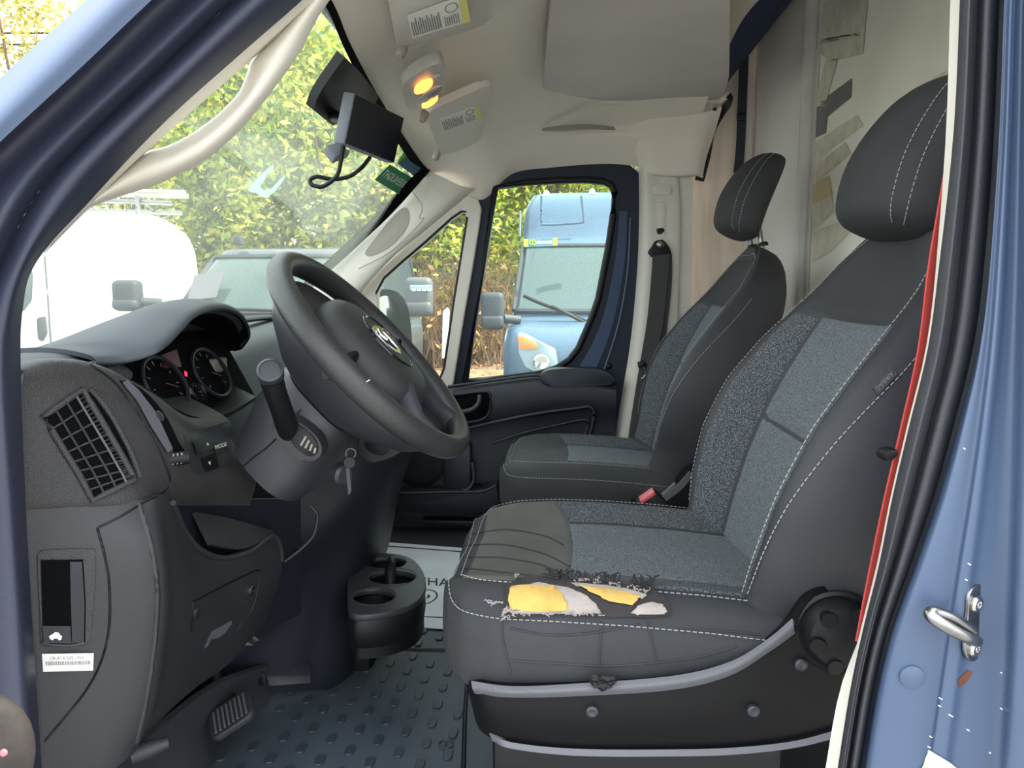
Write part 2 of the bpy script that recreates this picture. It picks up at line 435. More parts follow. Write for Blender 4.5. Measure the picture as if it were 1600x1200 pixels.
# ---- near A-pillar: outer body band, jamb steps, seal
trim1 = thing('trim_1', 'dark blue windscreen pillar of the open driver doorway, upper left', 'pillar', (-0.45, 0.05, 0.9)); trim1['kind'] = 'structure'
def rail(pts, Y):                                   # runs on over the door opening as the cant rail
    x0, y0 = pts[0]; k = (x0 - 330) * .55; top = [(1560, -440 + k), (1000, -430 + k), (640, -372 + k * .8)]
    return [P(x, y, Y) for x, y in top + pts]
r0 = rail([(330, -190), (150, -14), (70, 58), (0, 122), (-70, 196), (-140, 290), (-190, 420), (-210, 600), (-210, 900), (-200, 1300)], -0.015)
r0b = rail([(390, -190), (200, -14), (110, 72), (0, 178), (-60, 240), (-120, 330), (-160, 440), (-180, 600), (-180, 900), (-170, 1300)], -0.045)
r1 = rail([(450, -190), (252, -14), (128, 104), (0, 222), (-60, 284), (-105, 372), (-135, 460), (-150, 600), (-150, 900), (-140, 1300)], -0.04)
patch('pillar_skin', [r0, r0b, r1], 'paint', trim1, nu=12, nv=60, thick=0.004)
r1c = rail([(460, -190), (260, -14), (136, 106), (0, 233), (-58, 290), (-102, 376), (-132, 462), (-147, 600), (-147, 900), (-137, 1300)], -0.012)
r2 = rail([(500, -190), (300, -14), (170, 110), (40, 234), (-20, 300), (-66, 386), (-100, 470), (-120, 600), (-120, 900), (-112, 1300)], -0.004)
r2b = rail([(540, -190), (345, -14), (215, 110), (86, 232), (24, 306), (-24, 396), (-60, 480), (-80, 600), (-78, 900), (-70, 1300)], -0.016)
r2c = rail([(580, -190), (380, -14), (250, 108), (120, 232), (56, 306), (8, 398), (-26, 484), (-44, 600), (-40, 900), (-30, 1300)], 0.012)
patch('pillar_jamb', [r1, r1c, r2, r2b, r2c], 'jamb', trim1, nu=28, nv=60, thick=0.004)
r3 = rail([(606, -190), (408, -14), (276, 110), (148, 232), (84, 306), (32, 400), (0, 486), (-14, 600), (-4, 900), (10, 1300)], 0.002)
r3b = rail([(640, -190), (440, -14), (306, 110), (180, 230), (112, 306), (46, 404), (18, 490), (10, 600), (28, 900), (46, 1300)], 0.01)
r4 = rail([(672, -190), (490, -16), (381, 80), (252, 196), (137, 318), (58, 408), (36, 480), (33, 600), (46, 900), (72, 1300)], 0.055)
patch('door_seal', [r2c, r3, r3b, r4], 'jamb', trim1, nu=20, nv=64, thick=0.006)
# pillar inner lining with the grab handle
inn = [(381, 80), (344, 112), (308, 140), (252, 196), (196, 252), (154, 298)]
lin_ = thing('trim_2', 'grey-beige grab handle lining on the near windscreen pillar', 'trim', tuple(P(300, 200, 0.1))); lin_['kind'] = 'structure'
patch('lining', [[(490, -16, 0.055), (381, 80, 0.055), (252, 196, 0.055), (137, 318, 0.055), (80, 380, 0.055)],
                 [(500, -12, 0.075), (391, 88, 0.08), (258, 206, 0.08), (144, 318, 0.08), (76, 390, 0.08)],
                 [(510, -6, 0.10), (388, 98, 0.10), (246, 222, 0.10), (139, 326, 0.10), (70, 396, 0.10)]], 'trim', lin_, nu=8, nv=30, thick=0.006)
hi = [(500, -30), (440, 44), (395, 92), (386, 114), (371, 147), (336, 182), (297, 210), (259, 229), (228, 238), (180, 272), (119, 330), (96, 356)]
ho = [(540, -34), (500, 22), (470, 78), (450, 108), (415, 155), (375, 203), (326, 246), (275, 274), (236, 291), (190, 306), (136, 327), (98, 362)]
def hrow(t, Y): return [P(a[0] * (1 - t) + b[0] * t, a[1] * (1 - t) + b[1] * t, Y) for a, b in zip(hi, ho)]
hg = grid([hrow(0.02, 0.125), hrow(0, 0.108), hrow(0.12, 0.092), hrow(0.4, 0.078), hrow(0.75, 0.085), hrow(0.96, 0.108), hrow(1.0, 0.125), hrow(0.8, 0.135), hrow(0.4, 0.138)], 30, 60)
v, f = loftgeo([[hg[i][j] for i in range(30)] for j in range(60)]); mk('grab_handle', v, f, 'trim', lin_, 60)

# ---- near B-pillar: beige lining, rubber seal, painted body, striker
wl = thing('wall_left', 'blue painted door pillar with black weather seal on the right', 'pillar', (0.36, 0.0, 0.4)); wl['kind'] = 'structure'
ys = [-460, -160, 0, 210, 420, 545, 665, 780, 880, 985, 1080, 1200, 1330]
sl_l = [1514, 1506, 1500, 1490, 1467, 1450, 1421, 1394, 1374, 1348, 1328, 1309, 1290]
sl_r = [1582, 1572, 1562, 1553, 1537, 1520, 1490, 1458, 1424, 1387, 1364, 1344, 1325]
def mixc(a, b, t): return [p * (1 - t) + q * t for p, q in zip(a, b)]
def colr(xs, Y): return [P(x, y, Y) for x, y in zip(xs, ys)]
patch('pillar_lining', [colr([1500, 1492, 1485, 1478, 1462, 1449, 1420, 1394, 1372, 1346, 1312, 1290, 1270], 0.055), colr([x - 3 for x in sl_l], 0.045), colr([x + 10 for x in sl_l], 0.03)], 'trim', wl, nu=6, nv=40, thick=0.005)
patch('weather_seal', [colr([x + 3 for x in sl_l], 0.03), colr(sl_l, 0.012), colr(mixc(sl_l, sl_r, 0.22), -0.004), colr(mixc(sl_l, sl_r, 0.42), 0.002), colr(mixc(sl_l, sl_r, 0.5), 0.006), colr(mixc(sl_l, sl_r, 0.62), -0.006), colr(mixc(sl_l, sl_r, 0.85), -0.006), colr(sl_r, 0.01)], 'rubber', wl, nu=30, nv=50, thick=0.004)
e1 = [x + 4 for x in sl_r]; c1 = [1596, 1584, 1575, 1568, 1556, 1546, 1532, 1516, 1500, 1484, 1470, 1452, 1435]
c2 = [1608, 1596, 1588, 1582, 1574, 1566, 1554, 1542, 1530, 1517, 1505, 1490, 1475]
c3 = [1622, 1610, 1604, 1600, 1596, 1592, 1588, 1584, 1580, 1576, 1570, 1562, 1552]
body = patch('pillar_skin', [colr([x - 16 for x in e1], 0.03), colr(e1, 0.012), colr([x + 8 for x in e1], -0.012), colr(mixc(e1, c1, 0.35), -0.02), colr(mixc(e1, c1, 0.9), -0.022), colr([x + 3 for x in c1], -0.030), colr(mixc(c1, c2, 0.6), -0.030), colr(c2, -0.024), colr(mixc(c2, c3, 0.6), -0.024), colr(c3, -0.03), colr([x + 14 for x in c3], -0.048), colr([x + 60 for x in c3], -0.055), colr([x + 160 for x in c3], -0.06), colr([x + 420 for x in c3], -0.065), colr([x + 900 for x in c3], -0.06)], 'paint', wl, nu=80, nv=54, thick=0.004)
bb = bvh_of(body)
box('door_sill', (-0.1, 0.03, -0.06), (1.1, 0.12, 0.12), 'paint', wl, bev=.01)
O, n = hit(bb, 1512, 975)
ax = (P(1512, 900, -0.03) - P(1506, 1050, -0.03)).normalized(); rt = ax.cross(n).normalized()
if rt.x < 0: rt = -rt
st = plate('striker_plate', [smooth2([(-.012, -.020), (0, -.034), (.012, -.028), (.015, 0), (.015, .028), (.004, .035), (-.009, .030), (-.010, .012)], 28)], O + n * 0.0005 + rt * 0.004, rt, ax, 0.0035, 'steel', wl, bev=0.001)
for k in (-0.021, 0.02):
    c = O + ax * k + n * 0.004 + rt * 0.003
    s_ = lathe('bolt', [(0.0001, 0), (0.0075, 0), (0.0078, 0.002), (0.006, 0.004), (0.0035, 0.004), (0.003, 0.002), (0.0001, 0.002)], c, n, 'chrome', st, 16)
lp = PS((1526, 1002, -.032), (1506, 994, -.052), (1476, 978, -.056), (1454, 962, -.052), (1460, 956, -.046), (1488, 966, -.042), (1520, 986, -.032))
tube('striker_loop', lp, 0.0052, 'steel', wl, seg=10, n=30)
O2, n2 = hit(bb, 1424, 1057)
lathe('rubber_plug', [(0.0001, 0), (0.011, 0), (0.0105, 0.002), (0.007, 0.0035), (0.0001, 0.004)], O2, n2, 'paint', wl)
g = G()
for x, y, l in ((1512, 880, 4), (1508, 905, 3), (1519, 1000, 5), (1468, 1090, 4), (1467, 1102, 3), (1482, 1116, 6), (1453, 1150, 4), (1510, 1139, 4), (1563, 1106, 4), (1563, 1050, 3), (1545, 1175, 3), (1450, 1166, 5), (1505, 700, 3)):
    h = hit(bb, x, y); h2 = hit(bb, x + l, y + l * 0.6)
    if h and h2: v, f = tubegeo([h[0] + h[1] * 0.0004, h2[0] + h2[1] * 0.0004], 0.0006, 5); g.add(v, f)
g.mk('paint_chips', 'white_print', wl)
decal('rust_stain', bb, [(1496, 1062), (1512, 1046), (1520, 1050), (1510, 1066), (1498, 1074)], 'rust', wl, lift=0.0004, sub=1)
lbl = decal('certification_sticker', bb, [(1451, 1175), (1455, 1172), (1500, 1203), (1560, 1250), (1500, 1300), (1420, 1240)], 'label', None, lift=.002, sub=3); tag(lbl, 'white and yellow sticker low on the blue door pillar', 'sticker')
lab(decal('colour_block', bb, [(1446, 1184), (1452, 1181), (1450, 1197), (1442, 1196)], 'yellow_print', lbl, lift=.0026, sub=1), 'yellow corner block')

# ---- windscreen
w1 = patch('window_1', [[V(-.36, .10, 1.24), V(-.405, .5, 1.275), V(-.44, .93, 1.268), V(-.46, 1.35, 1.24), V(-.455, 1.62, 1.18), V(-.445, 1.76, 1.16)],
                        [V(-.50, .095, 1.07), V(-.555, .5, 1.10), V(-.59, .93, 1.10), V(-.60, 1.35, 1.07), V(-.585, 1.62, 1.02), V(-.57, 1.77, 1.0)],
                        [V(-.66, .09, .90), V(-.73, .5, .93), V(-.77, .93, .93), V(-.77, 1.35, .90), V(-.74, 1.62, .86), V(-.72, 1.78, .84)],
                        [V(-.84, .09, .66), V(-1.0, .5, .66), V(-1.03, .93, .66), V(-1.02, 1.35, .66), V(-.93, 1.62, .66), V(-.89, 1.78, .66)]], 'windshield_glass', None, 16, 24, thick=0.004)
struct(w1, 'sloping windscreen glass hazy with dirt above the dashboard', 'windshield')
wg = bvh_of(w1)
b1 = patch('black_border', [[(470, -60, .5), (520, 4, .62), (548, 70, .8), (585, 140, 1.1), (625, 205, 1.4), (655, 250, 1.62), (672, 268, 1.75)], [(462, -50, .505), (510, 12, .625), (538, 76, .805), (574, 146, 1.11), (614, 212, 1.42), (644, 256, 1.64), (662, 276, 1.75)]], 'matte_black', w1, 4, 30, thick=0.003)
patch('pillar_border', [[(676, 262, 1.73), (614, 332, 1.74), (546, 396, 1.75), (476, 460, 1.755), (446, 490, 1.76), (400, 507, 1.76)], [(650, 272, 1.70), (592, 332, 1.715), (524, 396, 1.725), (456, 460, 1.735), (424, 490, 1.74), (390, 502, 1.74)]], 'matte_black', w1, 3, 24, thick=0.003)

# ---- headliner
HL = [
 [V(-.34, .06, 1.20), V(-.40, .5, 1.285), P(556, 96, .93), P(608, 176, 1.3), P(645, 236, 1.58), P(668, 268, 1.74), P(672, 280, 1.78)],
 [V(-.30, .06, 1.19), V(-.34, .5, 1.29), P(590, 88, .95), P(636, 176, 1.32), P(670, 232, 1.60), P(700, 268, 1.74), P(710, 290, 1.79)],
 [V(-.22, .06, 1.20), V(-.24, .5, 1.31), V(-.25, .93, 1.32), P(700, 160, 1.32), P(745, 228, 1.60), P(752, 272, 1.74), P(754, 312, 1.80)],
 [V(-.12, .06, 1.22), V(-.10, .5, 1.33), V(-.10, .93, 1.345), P(800, 120, 1.36), P(792, 206, 1.62), P(800, 246, 1.74), P(800, 272, 1.80)],
 [V(.0, .06, 1.23), V(.0, .5, 1.36), V(.0, .93, 1.385), V(.0, 1.32, 1.39), P(852, 188, 1.64), P(858, 226, 1.73), P(860, 262, 1.80)],
 [V(.15, .06, 1.24), V(.15, .5, 1.37), V(.15, .93, 1.395), V(.15, 1.32, 1.42), P(950, 180, 1.70), P(955, 214, 1.745), P(955, 256, 1.80)],
 [V(.32, .06, 1.24), V(.32, .5, 1.37), V(.32, .93, 1.395), V(.32, 1.32, 1.42), P(1030, 186, 1.70), P(1035, 220, 1.745), P(1030, 266, 1.80)],
 [V(.42, .06, 1.24), V(.42, .5, 1.37), V(.42, .93, 1.395), V(.42, 1.32, 1.42), P(1094, 190, 1.70), P(1096, 230, 1.74), P(1090, 276, 1.78)]]
ceil = patch('ceiling', HL, 'headliner', None, nu=60, nv=60, thick=0.012)
struct(ceil, 'grey-beige moulded headliner over the cab with visors and lamp', 'ceiling')
cb = bvh_of(ceil)
# blue roof skin above the lining keeps daylight out
rf = patch('roof_skin', [[V(-.46, -.02, 1.26), V(-.48, .5, 1.33), V(-.5, .93, 1.35), V(-.5, 1.4, 1.33), V(-.48, 1.86, 1.20)], [V(-.2, -.02, 1.33), V(-.2, .5, 1.5), V(-.2, .93, 1.55), V(-.2, 1.4, 1.5), V(-.2, 1.9, 1.32)],
                         [V(.3, -.03, 1.45), V(.3, .4, 1.9), V(.3, .93, 1.95), V(.3, 1.5, 1.9), V(.3, 1.92, 1.5)], [V(1.6, -.04, 1.5), V(1.6, .3, 2.05), V(1.6, .93, 2.1), V(1.6, 1.6, 2.05), V(1.6, 1.92, 1.5)]], 'paint', ceil, 20, 20, thick=0.01, px=False)
# overhead shelf underside
sh = [(862, -200), (862, 0), (852, 100), (847, 140), (856, 152), (900, 156), (960, 157), (1010, 160), (1042, 172), (1062, 176), (1076, 164), (1096, 156), (1124, 156), (1134, 150), (1139, 120), (1140, 0), (1140, -200)]
def shelf_pt(x, y, dz):                              # the shelf rises gently towards the far edge
    p = PZ(x, y, 1.33 + dz) if y > -1 else None
    if p is None:
        q = PZ(x, 0, 1.33 + dz); e = PZ(x, 40, 1.33 + dz); p = q + (q - e) * 3.0; p.z = q.z
    return p
low = [shelf_pt(x, y, 0) for x, y in sh]
for p in low: p.y = max(p.y, 0.25)
sf = prism('overhead_shelf', low, (0, 0, 0.035), 'shelf_cloth', None, bev=0.008)
tag(sf, 'grey cloth covered overhead shelf panel above the seats', 'shelf')
rollp = [shelf_pt(x, y, 0.004) for x, y in sh[3:14]]
tube('edge_roll', rollp, 0.011, 'headliner', sf, n=50)
lathe('clip', [(0.0001, 0), (0.006, 0), (0.006, 0.003), (0.0001, 0.004)], P(1117, 170, 1.60), (0, -.4, -1), 'black', sf, 12)
patch('pillar_bulge', [[(985, 196, 1.735), (1020, 184, 1.70), (1060, 182, 1.68), (1100, 176, 1.66), (1128, 168, 1.65)], [(990, 226, 1.765), (1020, 222, 1.735), (1060, 220, 1.72), (1096, 214, 1.70), (1116, 210, 1.72)],
                       [(996, 250, 1.775), (1020, 254, 1.745), (1055, 254, 1.735), (1090, 250, 1.73), (1104, 246, 1.75)], [(1000, 268, 1.785), (1022, 272, 1.75), (1055, 274, 1.742), (1086, 272, 1.738), (1098, 276, 1.76)], [(1000, 272, 1.80), (1022, 275, 1.78), (1055, 276, 1.775), (1086, 275, 1.77), (1098, 278, 1.78)]], 'headliner', ceil, 20, 20, thick=.006)
# darker strip paints the shade of a grab hollow above the passenger door
patch('grab_shade', [[(848, 200, 1.665), (880, 196, 1.66), (920, 194, 1.66), (960, 198, 1.665)], [(846, 203, 1.662), (880, 203, 1.652), (920, 201, 1.652), (962, 202, 1.662)]], 'trim_dark', ceil, 4, 16, thick=0.004)

# ---- far A-pillar lining
tr3 = thing('trim_3', 'light grey windscreen pillar lining on the passenger side', 'trim', tuple(P(600, 380, 1.75))); tr3['kind'] = 'structure'
pl = patch('lining', [[(668, 266, 1.745), (640, 300, 1.75), (580, 360, 1.755), (520, 416, 1.76), (455, 476, 1.76), (420, 510, 1.76)],
                 [(690, 276, 1.735), (665, 312, 1.735), (612, 368, 1.735), (556, 424, 1.735), (500, 478, 1.735), (460, 520, 1.735)],
                 [(720, 290, 1.745), (694, 322, 1.74), (646, 368, 1.74), (596, 416, 1.74), (545, 472, 1.74), (510, 520, 1.74)],
                 [(742, 296, 1.775), (716, 318, 1.775), (660, 364, 1.775), (608, 408, 1.775), (562, 462, 1.775), (540, 520, 1.775)]], 'trim', tr3, nu=20, nv=40, thick=0.008)
pb = bvh_of(pl)
decal('grip_shade', pb, smooth2([(632, 324), (640, 334), (636, 356), (614, 382), (588, 398), (574, 400), (572, 392), (590, 368), (614, 338)], 30), 'trim_dark', tr3, lift=0.0012, sub=2)  # darker trim patch paints the shade of the grip hollow
seam('seam_line', line_on(pb, [(643, 298), (660, 322), (655, 340), (662, 342), (640, 366), (606, 396), (560, 420)], 40, 0.0005), 0.0009, 'trim_dark', tr3)

# ---- passenger door: frame, glass, quarter glass, panel
dr = thing('door_1', 'closed passenger door with dark blue window frame and black panel', 'door', (0.05, 1.80, 0.1)); dr['kind'] = 'structure'
gl = [(774, 292), (822, 285), (870, 282), (917, 281), (945, 284), (956, 290), (960, 300), (958, 335), (951, 384), (942, 430), (935, 466), (926, 493), (904, 544), (890, 562), (870, 575), (841, 584), (777, 592), (727, 596)]
of = [(752, 306), (760, 292), (768, 283), (803, 269), (850, 261), (885, 258), (964, 256), (984, 261), (996, 272), (1000, 290), (1000, 398), (990, 493), (975, 590), (965, 690), (900, 690), (711, 640), (705, 592), (730, 440)]
plateY('window_frame', [of, gl], 1.80, 0.045, 'paint_dark', dr, 0.006)
tube('glass_seal', [P(x, y, 1.798) for x, y in gl], 0.011, 'black', dr, seg=8, closed=True)
# lighter paint stands in for light on the frame's rear edge
patch('frame_lit_band', [[(980, 330, 1.797), (977, 400, 1.797), (966, 470, 1.797), (950, 530, 1.797), (930, 578, 1.797)], [(968, 330, 1.790), (962, 400, 1.790), (949, 470, 1.790), (932, 524, 1.790), (904, 576, 1.790)]], 'paint', dr, 5, 20, thick=0.003)
tube('lit_band_edge', PS((985, 340, 1.793), (981, 420, 1.793), (968, 500, 1.793), (950, 560, 1.793), (940, 590, 1.793)), 0.003, 'paint', dr, n=20)
lathe('door_bumper', [(0.0001, 0), (0.010, 0), (0.011, .004), (0.007, .009), (0.0001, .011)], P(951, 572, 1.80), (0.2, -1, 0), 'black', dr, 16)
qg = [(590, 520), (588, 457), (600, 434), (630, 407), (663, 379), (705, 341), (721, 330), (729, 331), (731, 340), (727, 365), (710, 470), (695, 575), (688, 592), (676, 597), (600, 590)]
qo = [(552, 540), (550, 480), (575, 440), (610, 408), (648, 372), (690, 338), (716, 318), (734, 308), (745, 313), (750, 326), (748, 345), (736, 420), (722, 500), (706, 600), (690, 612), (560, 604)]
plateY('quarter_trim', [qo, qg], 1.785, 0.03, 'trim', dr, 0.005)
tube('quarter_seal', [P(x, y, 1.79) for x, y in qg], 0.006, 'black', dr, seg=8, closed=True)
def glass_panel(name, poly, Y, label):
    o = plateY(name, [poly], Y, 0.004, 'side_glass'); return struct(o, label, 'window')
def grow(poly, k):
    cx = sum(p[0] for p in poly) / len(poly); cy = sum(p[1] for p in poly) / len(poly); return [(cx + (x - cx) * k, cy + (y - cy) * k) for x, y in poly]
glass_panel('window_2', grow(gl, 1.03), 1.822, 'passenger door window glass with a blue van behind')
glass_panel('window_3', grow(qg, 1.04), 1.80, 'small triangular quarter window glass ahead of the passenger door')
pan = patch('door_panel', [[(560, 628, 1.80), (640, 618, 1.80), (700, 606, 1.80), (770, 594, 1.80), (841, 585, 1.80), (900, 584, 1.80), (962, 596, 1.80)],
                     [(560, 640, 1.745), (640, 630, 1.745), (700, 612, 1.745), (770, 600, 1.745), (841, 591, 1.745), (900, 592, 1.745), (963, 606, 1.745)],
                     [(560, 680, 1.74), (640, 660, 1.74), (700, 645, 1.735), (770, 636, 1.735), (841, 626, 1.735), (900, 622, 1.735), (963, 630, 1.74)],
                     [(560, 720, 1.755), (640, 705, 1.755), (700, 690, 1.755), (770, 680, 1.755), (841, 672, 1.755), (900, 668, 1.755), (962, 670, 1.755)],
                     [(560, 800, 1.75), (640, 790, 1.75), (700, 780, 1.75), (770, 770, 1.75), (841, 760, 1.75), (900, 755, 1.75), (955, 750, 1.75)],
                     [(580, 880, 1.75), (640, 880, 1.75), (700, 880, 1.75), (770, 880, 1.75), (841, 870, 1.75), (900, 860, 1.75), (950, 850, 1.75)]], 'navy', dr, 40, 40, thick=0.02)
ar = [P(x, y, 1.72) for x, y in smooth2([(843, 590), (852, 580), (880, 576), (930, 577), (954, 584), (960, 598), (940, 602), (880, 604), (852, 602)], 32)]
prism('armrest_pad', ar, (0, 0.08, 0), 'navy', dr, bev=0.008)
tube('belt_moulding', PS((700, 604, 1.735), (760, 596, 1.735), (820, 588, 1.735), (850, 586, 1.735)), 0.005, 'navy', dr, n=16)
# pull handle over a black slab that stands in for its shaded hollow
rc = smooth2([(690, 622), (720, 616), (758, 612), (766, 620), (764, 644), (752, 656), (716, 662), (692, 664)], 36)
prism('handle_shade', [P(x, y, 1.730) for x, y in rc], (0, 0.012, 0), 'matte_black', dr, bev=0.003)
tube('handle_rim', [P(x, y, 1.729) for x, y in rc], 0.0045, 'navy', dr, seg=8, closed=True)
tube('pull_handle', PS((690, 648, 1.715), (720, 644, 1.705), (738, 640, 1.705), (748, 630, 1.708), (750, 618, 1.72)), 0.009, 'navy', dr, n=20)
# raised rib bounding the lower recess
tube('panel_rib', PS((700, 676, 1.738), (770, 660, 1.738), (840, 646, 1.738), (900, 638, 1.738), (922, 636, 1.738), (928, 646, 1.738), (924, 670, 1.738), (916, 700, 1.738)), 0.007, 'navy', dr, n=40)
tube('recess_lip', PS((770, 692, 1.735), (820, 676, 1.735), (880, 662, 1.735), (912, 656, 1.735), (920, 664, 1.735), (905, 700, 1.735)), 0.004, 'navy', dr, n=30)
lathe('speaker_grille', [(0.0001, 0), (0.085, 0), (0.088, .004), (0.08, .008), (0.06, .006), (0.0001, .012)], P(655, 720, 1.748), (0, -1, 0), 'black', dr, 32)
prism('bottle_column', [P(x, y, 1.70) for x, y in ((692, 700), (735, 694), (736, 760), (728, 772), (694, 774))], (0, 0.06, 0), 'navy', dr, bev=0.008)
prism('pocket_bin', [P(x, y, 1.66) for x, y in ((600, 772), (752, 768), (776, 758), (784, 800), (756, 806), (640, 806), (604, 800))], (0, 0.09, 0), 'navy', dr, bev=0.006)
tube('pocket_rim', PS((602, 771, 1.658), (700, 769, 1.658), (752, 768, 1.658), (776, 758, 1.665)), 0.004, 'navy', dr, n=20)
tube('pocket_latch', PS((738, 722, 1.70), (740, 750, 1.695), (732, 764, 1.69), (722, 767, 1.69)), 0.006, 'shroud', dr, n=16)
prism('lower_ledge', [P(x, y, 1.70) for x, y in ((660, 812), (790, 816), (790, 824), (664, 822))], (0, 0.05, 0), 'navy', dr, bev=0.003)
box('door_skin', (-0.1, 1.88, 0.05), (1.15, 0.02, 0.82), 'paint', dr)

# ---- passenger-side wall: B-pillar lining, cargo side panel
wr = thing('wall_right', 'beige passenger door pillar lining and bare metal side panel behind it', 'wall', (0.45, 1.8, 0.1)); wr['kind'] = 'structure'
bp = patch('pillar_lining', [[(992, 258, 1.84), (992, 340, 1.84), (988, 430, 1.84), (977, 540, 1.84), (960, 640, 1.84), (942, 740, 1.84), (926, 860, 1.84)],
                        [(1006, 258, 1.765), (1007, 340, 1.765), (1004, 430, 1.765), (994, 540, 1.765), (978, 640, 1.765), (962, 740, 1.765), (946, 860, 1.765)],
                        [(1030, 258, 1.77), (1032, 340, 1.76), (1030, 430, 1.76), (1022, 540, 1.76), (1010, 640, 1.76), (996, 740, 1.76), (980, 860, 1.76)],
                        [(1056, 258, 1.77), (1060, 340, 1.762), (1058, 430, 1.762), (1054, 540, 1.762), (1044, 640, 1.762), (1030, 740, 1.762), (1016, 860, 1.762)],
                        [(1062, 258, 1.78), (1066, 340, 1.775), (1064, 430, 1.775), (1060, 540, 1.775), (1052, 640, 1.775), (1040, 740, 1.775), (1030, 860, 1.775)],
                        [(1082, 258, 1.78), (1083, 340, 1.775), (1081, 430, 1.775), (1078, 540, 1.775), (1074, 640, 1.775), (1070, 740, 1.775), (1062, 860, 1.775)]], 'trim', wr, 24, 40, thick=0.01)
prism('height_slot', [P(x, y, 1.757) for x, y in ((1027, 316), (1040, 315), (1040, 372), (1027, 374))], (0, 0.006, 0), 'trim', wr, bev=0.0015)
prism('airbag_badge', [P(x, y, 1.757) for x, y in smooth2([(1021, 290), (1028, 289), (1046, 289), (1050, 293), (1049, 302), (1044, 304), (1024, 304), (1020, 300)], 20)], (0, 0.006, 0), 'trim', wr, bev=0.0012)
prism('adjuster_button', [P(x, y, 1.752) for x, y in ((1026, 357), (1036, 356), (1039, 360), (1033, 366), (1027, 365))], (0, 0.012, 0), 'black', wr, bev=0.002)
patch('side_panel', [[(1040, -60, 1.84), (1100, -60, 1.84), (1195, -60, 1.84)], [(1075, 270, 1.84), (1110, 270, 1.84), (1195, 270, 1.84)], [(1075, 520, 1.84), (1110, 520, 1.84), (1195, 520, 1.84)], [(1060, 900, 1.84), (1110, 900, 1.84), (1195, 900, 1.84)]], 'panel_streak', wr, 10, 6, thick=0.01)
prism('panel_post', [P(x, y, 1.825) for x, y in ((1166, 120), (1176, 118), (1172, 520), (1163, 520))], (0, 0.02, 0), 'trim', wr, bev=0.002)
patch('lining_end_cap', [[(1136, 150, 1.60), (1128, 165, 1.66), (1108, 200, 1.72), (1100, 240, 1.75), (1092, 282, 1.76)], [(1140, 158, 1.61), (1134, 176, 1.67), (1118, 206, 1.74), (1110, 246, 1.77), (1100, 284, 1.78)]], 'black', wr, 4, 20, thick=0.015)

# ---- bulkhead behind the seats
wb = thing('wall_back', 'pale metal bulkhead with patches of tape behind the driver seat', 'wall', (0.72, 1.0, 0.0)); wb['kind'] = 'structure'
XB = 0.70
def qd(name, a, b, c, d, mt, parent, thick=0.012, n=4): return patch(name, [[a, b], [d, c]], mt, parent, n, n, thick=thick, px=False)
def xb(px, py, X=XB): return PX(px, py, X)
y1260 = PX(1262, 450, XB).y
qd('bulkhead_panel', V(XB, -.02, 1.9), V(XB, y1260, 1.9), V(XB, y1260, 0), V(XB, -.02, 0), 'bulkhead', wb)
corner = P(1172, 400, 1.83)
qd('corner_panel', V(XB - .02, y1260 + .06, 1.9), V(corner.x, 1.83, 1.9), V(corner.x, 1.83, 0), V(XB - .02, y1260 + .06, 0), 'panel_metal', wb)
tube('pole', [V(XB - .012, y1260 + .03, 0), V(XB - .012, y1260 + .03, 1.9)], 0.022, 'pole', wb, seg=14)
qd('flange', V(XB - .006, y1260 - .012, 1.9), V(XB - .006, y1260 + .03, 1.9), V(XB - .006, y1260 + .03, 0), V(XB - .006, y1260 - .012, 0), 'pole', wb, 0.004)
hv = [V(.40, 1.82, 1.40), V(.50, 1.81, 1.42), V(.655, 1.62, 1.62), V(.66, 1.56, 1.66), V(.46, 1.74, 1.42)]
mk('upper_shade_block', hv + [V(p.x, p.y, 1.95) for p in hv], [(0, 1, 2, 3, 4), (9, 8, 7, 6, 5)] + [(i, (i + 1) % 5, (i + 1) % 5 + 5, i + 5) for i in range(5)], 'shade_navy', wb, 0)  # dark block added to darken the unlit top of the corner
bk = BVHTree.FromPolygons([V(XB, -.5, 3), V(XB, 3, 3), V(XB, 3, -1), V(XB, -.5, -1)], [(0, 1, 2, 3)])
for poly, mt in (([(1272, 5), (1358, -10), (1352, 55), (1276, 70)], 'tape'), ([(1275, 62), (1352, 50), (1350, 85), (1300, 96), (1276, 80)], 'tape'),
                 ([(1270, 168), (1332, 122), (1331, 152), (1294, 182), (1291, 208), (1270, 218)], 'tape_dark'), ([(1292, 92), (1310, 92), (1290, 165), (1272, 168)], 'tape'),
                 ([(1268, 225), (1340, 180), (1350, 196), (1300, 232), (1266, 262)], 'tape'), ([(1266, 262), (1322, 222), (1330, 240), (1264, 290)], 'tape'),
                 ([(1264, 288), (1296, 274), (1302, 304), (1264, 320)], 'tape_tan'), ([(1263, 322), (1300, 304), (1304, 330), (1262, 362)], 'tape'),
                 ([(1262, 362), (1330, 340), (1340, 352), (1300, 392), (1262, 410)], 'tape'), ([(1455, 122), (1482, 110), (1482, 126), (1462, 130)], 'tape')):
    poly = [(max(x, 1270), y) for x, y in poly]
    decal('tape_strip', bk, poly, mt, wb, lift=0.002, sub=2)
decal('tape_hole', bk, [(1256, 212), (1264, 209), (1266, 222), (1259, 230)], 'frayed', wb, lift=0.008, sub=1)
# cargo side and floor behind keep the light out
box('cargo_shell', (1.2, 0.93, 0.9), (0.02, 1.9, 2.0), 'shade_navy', wb)
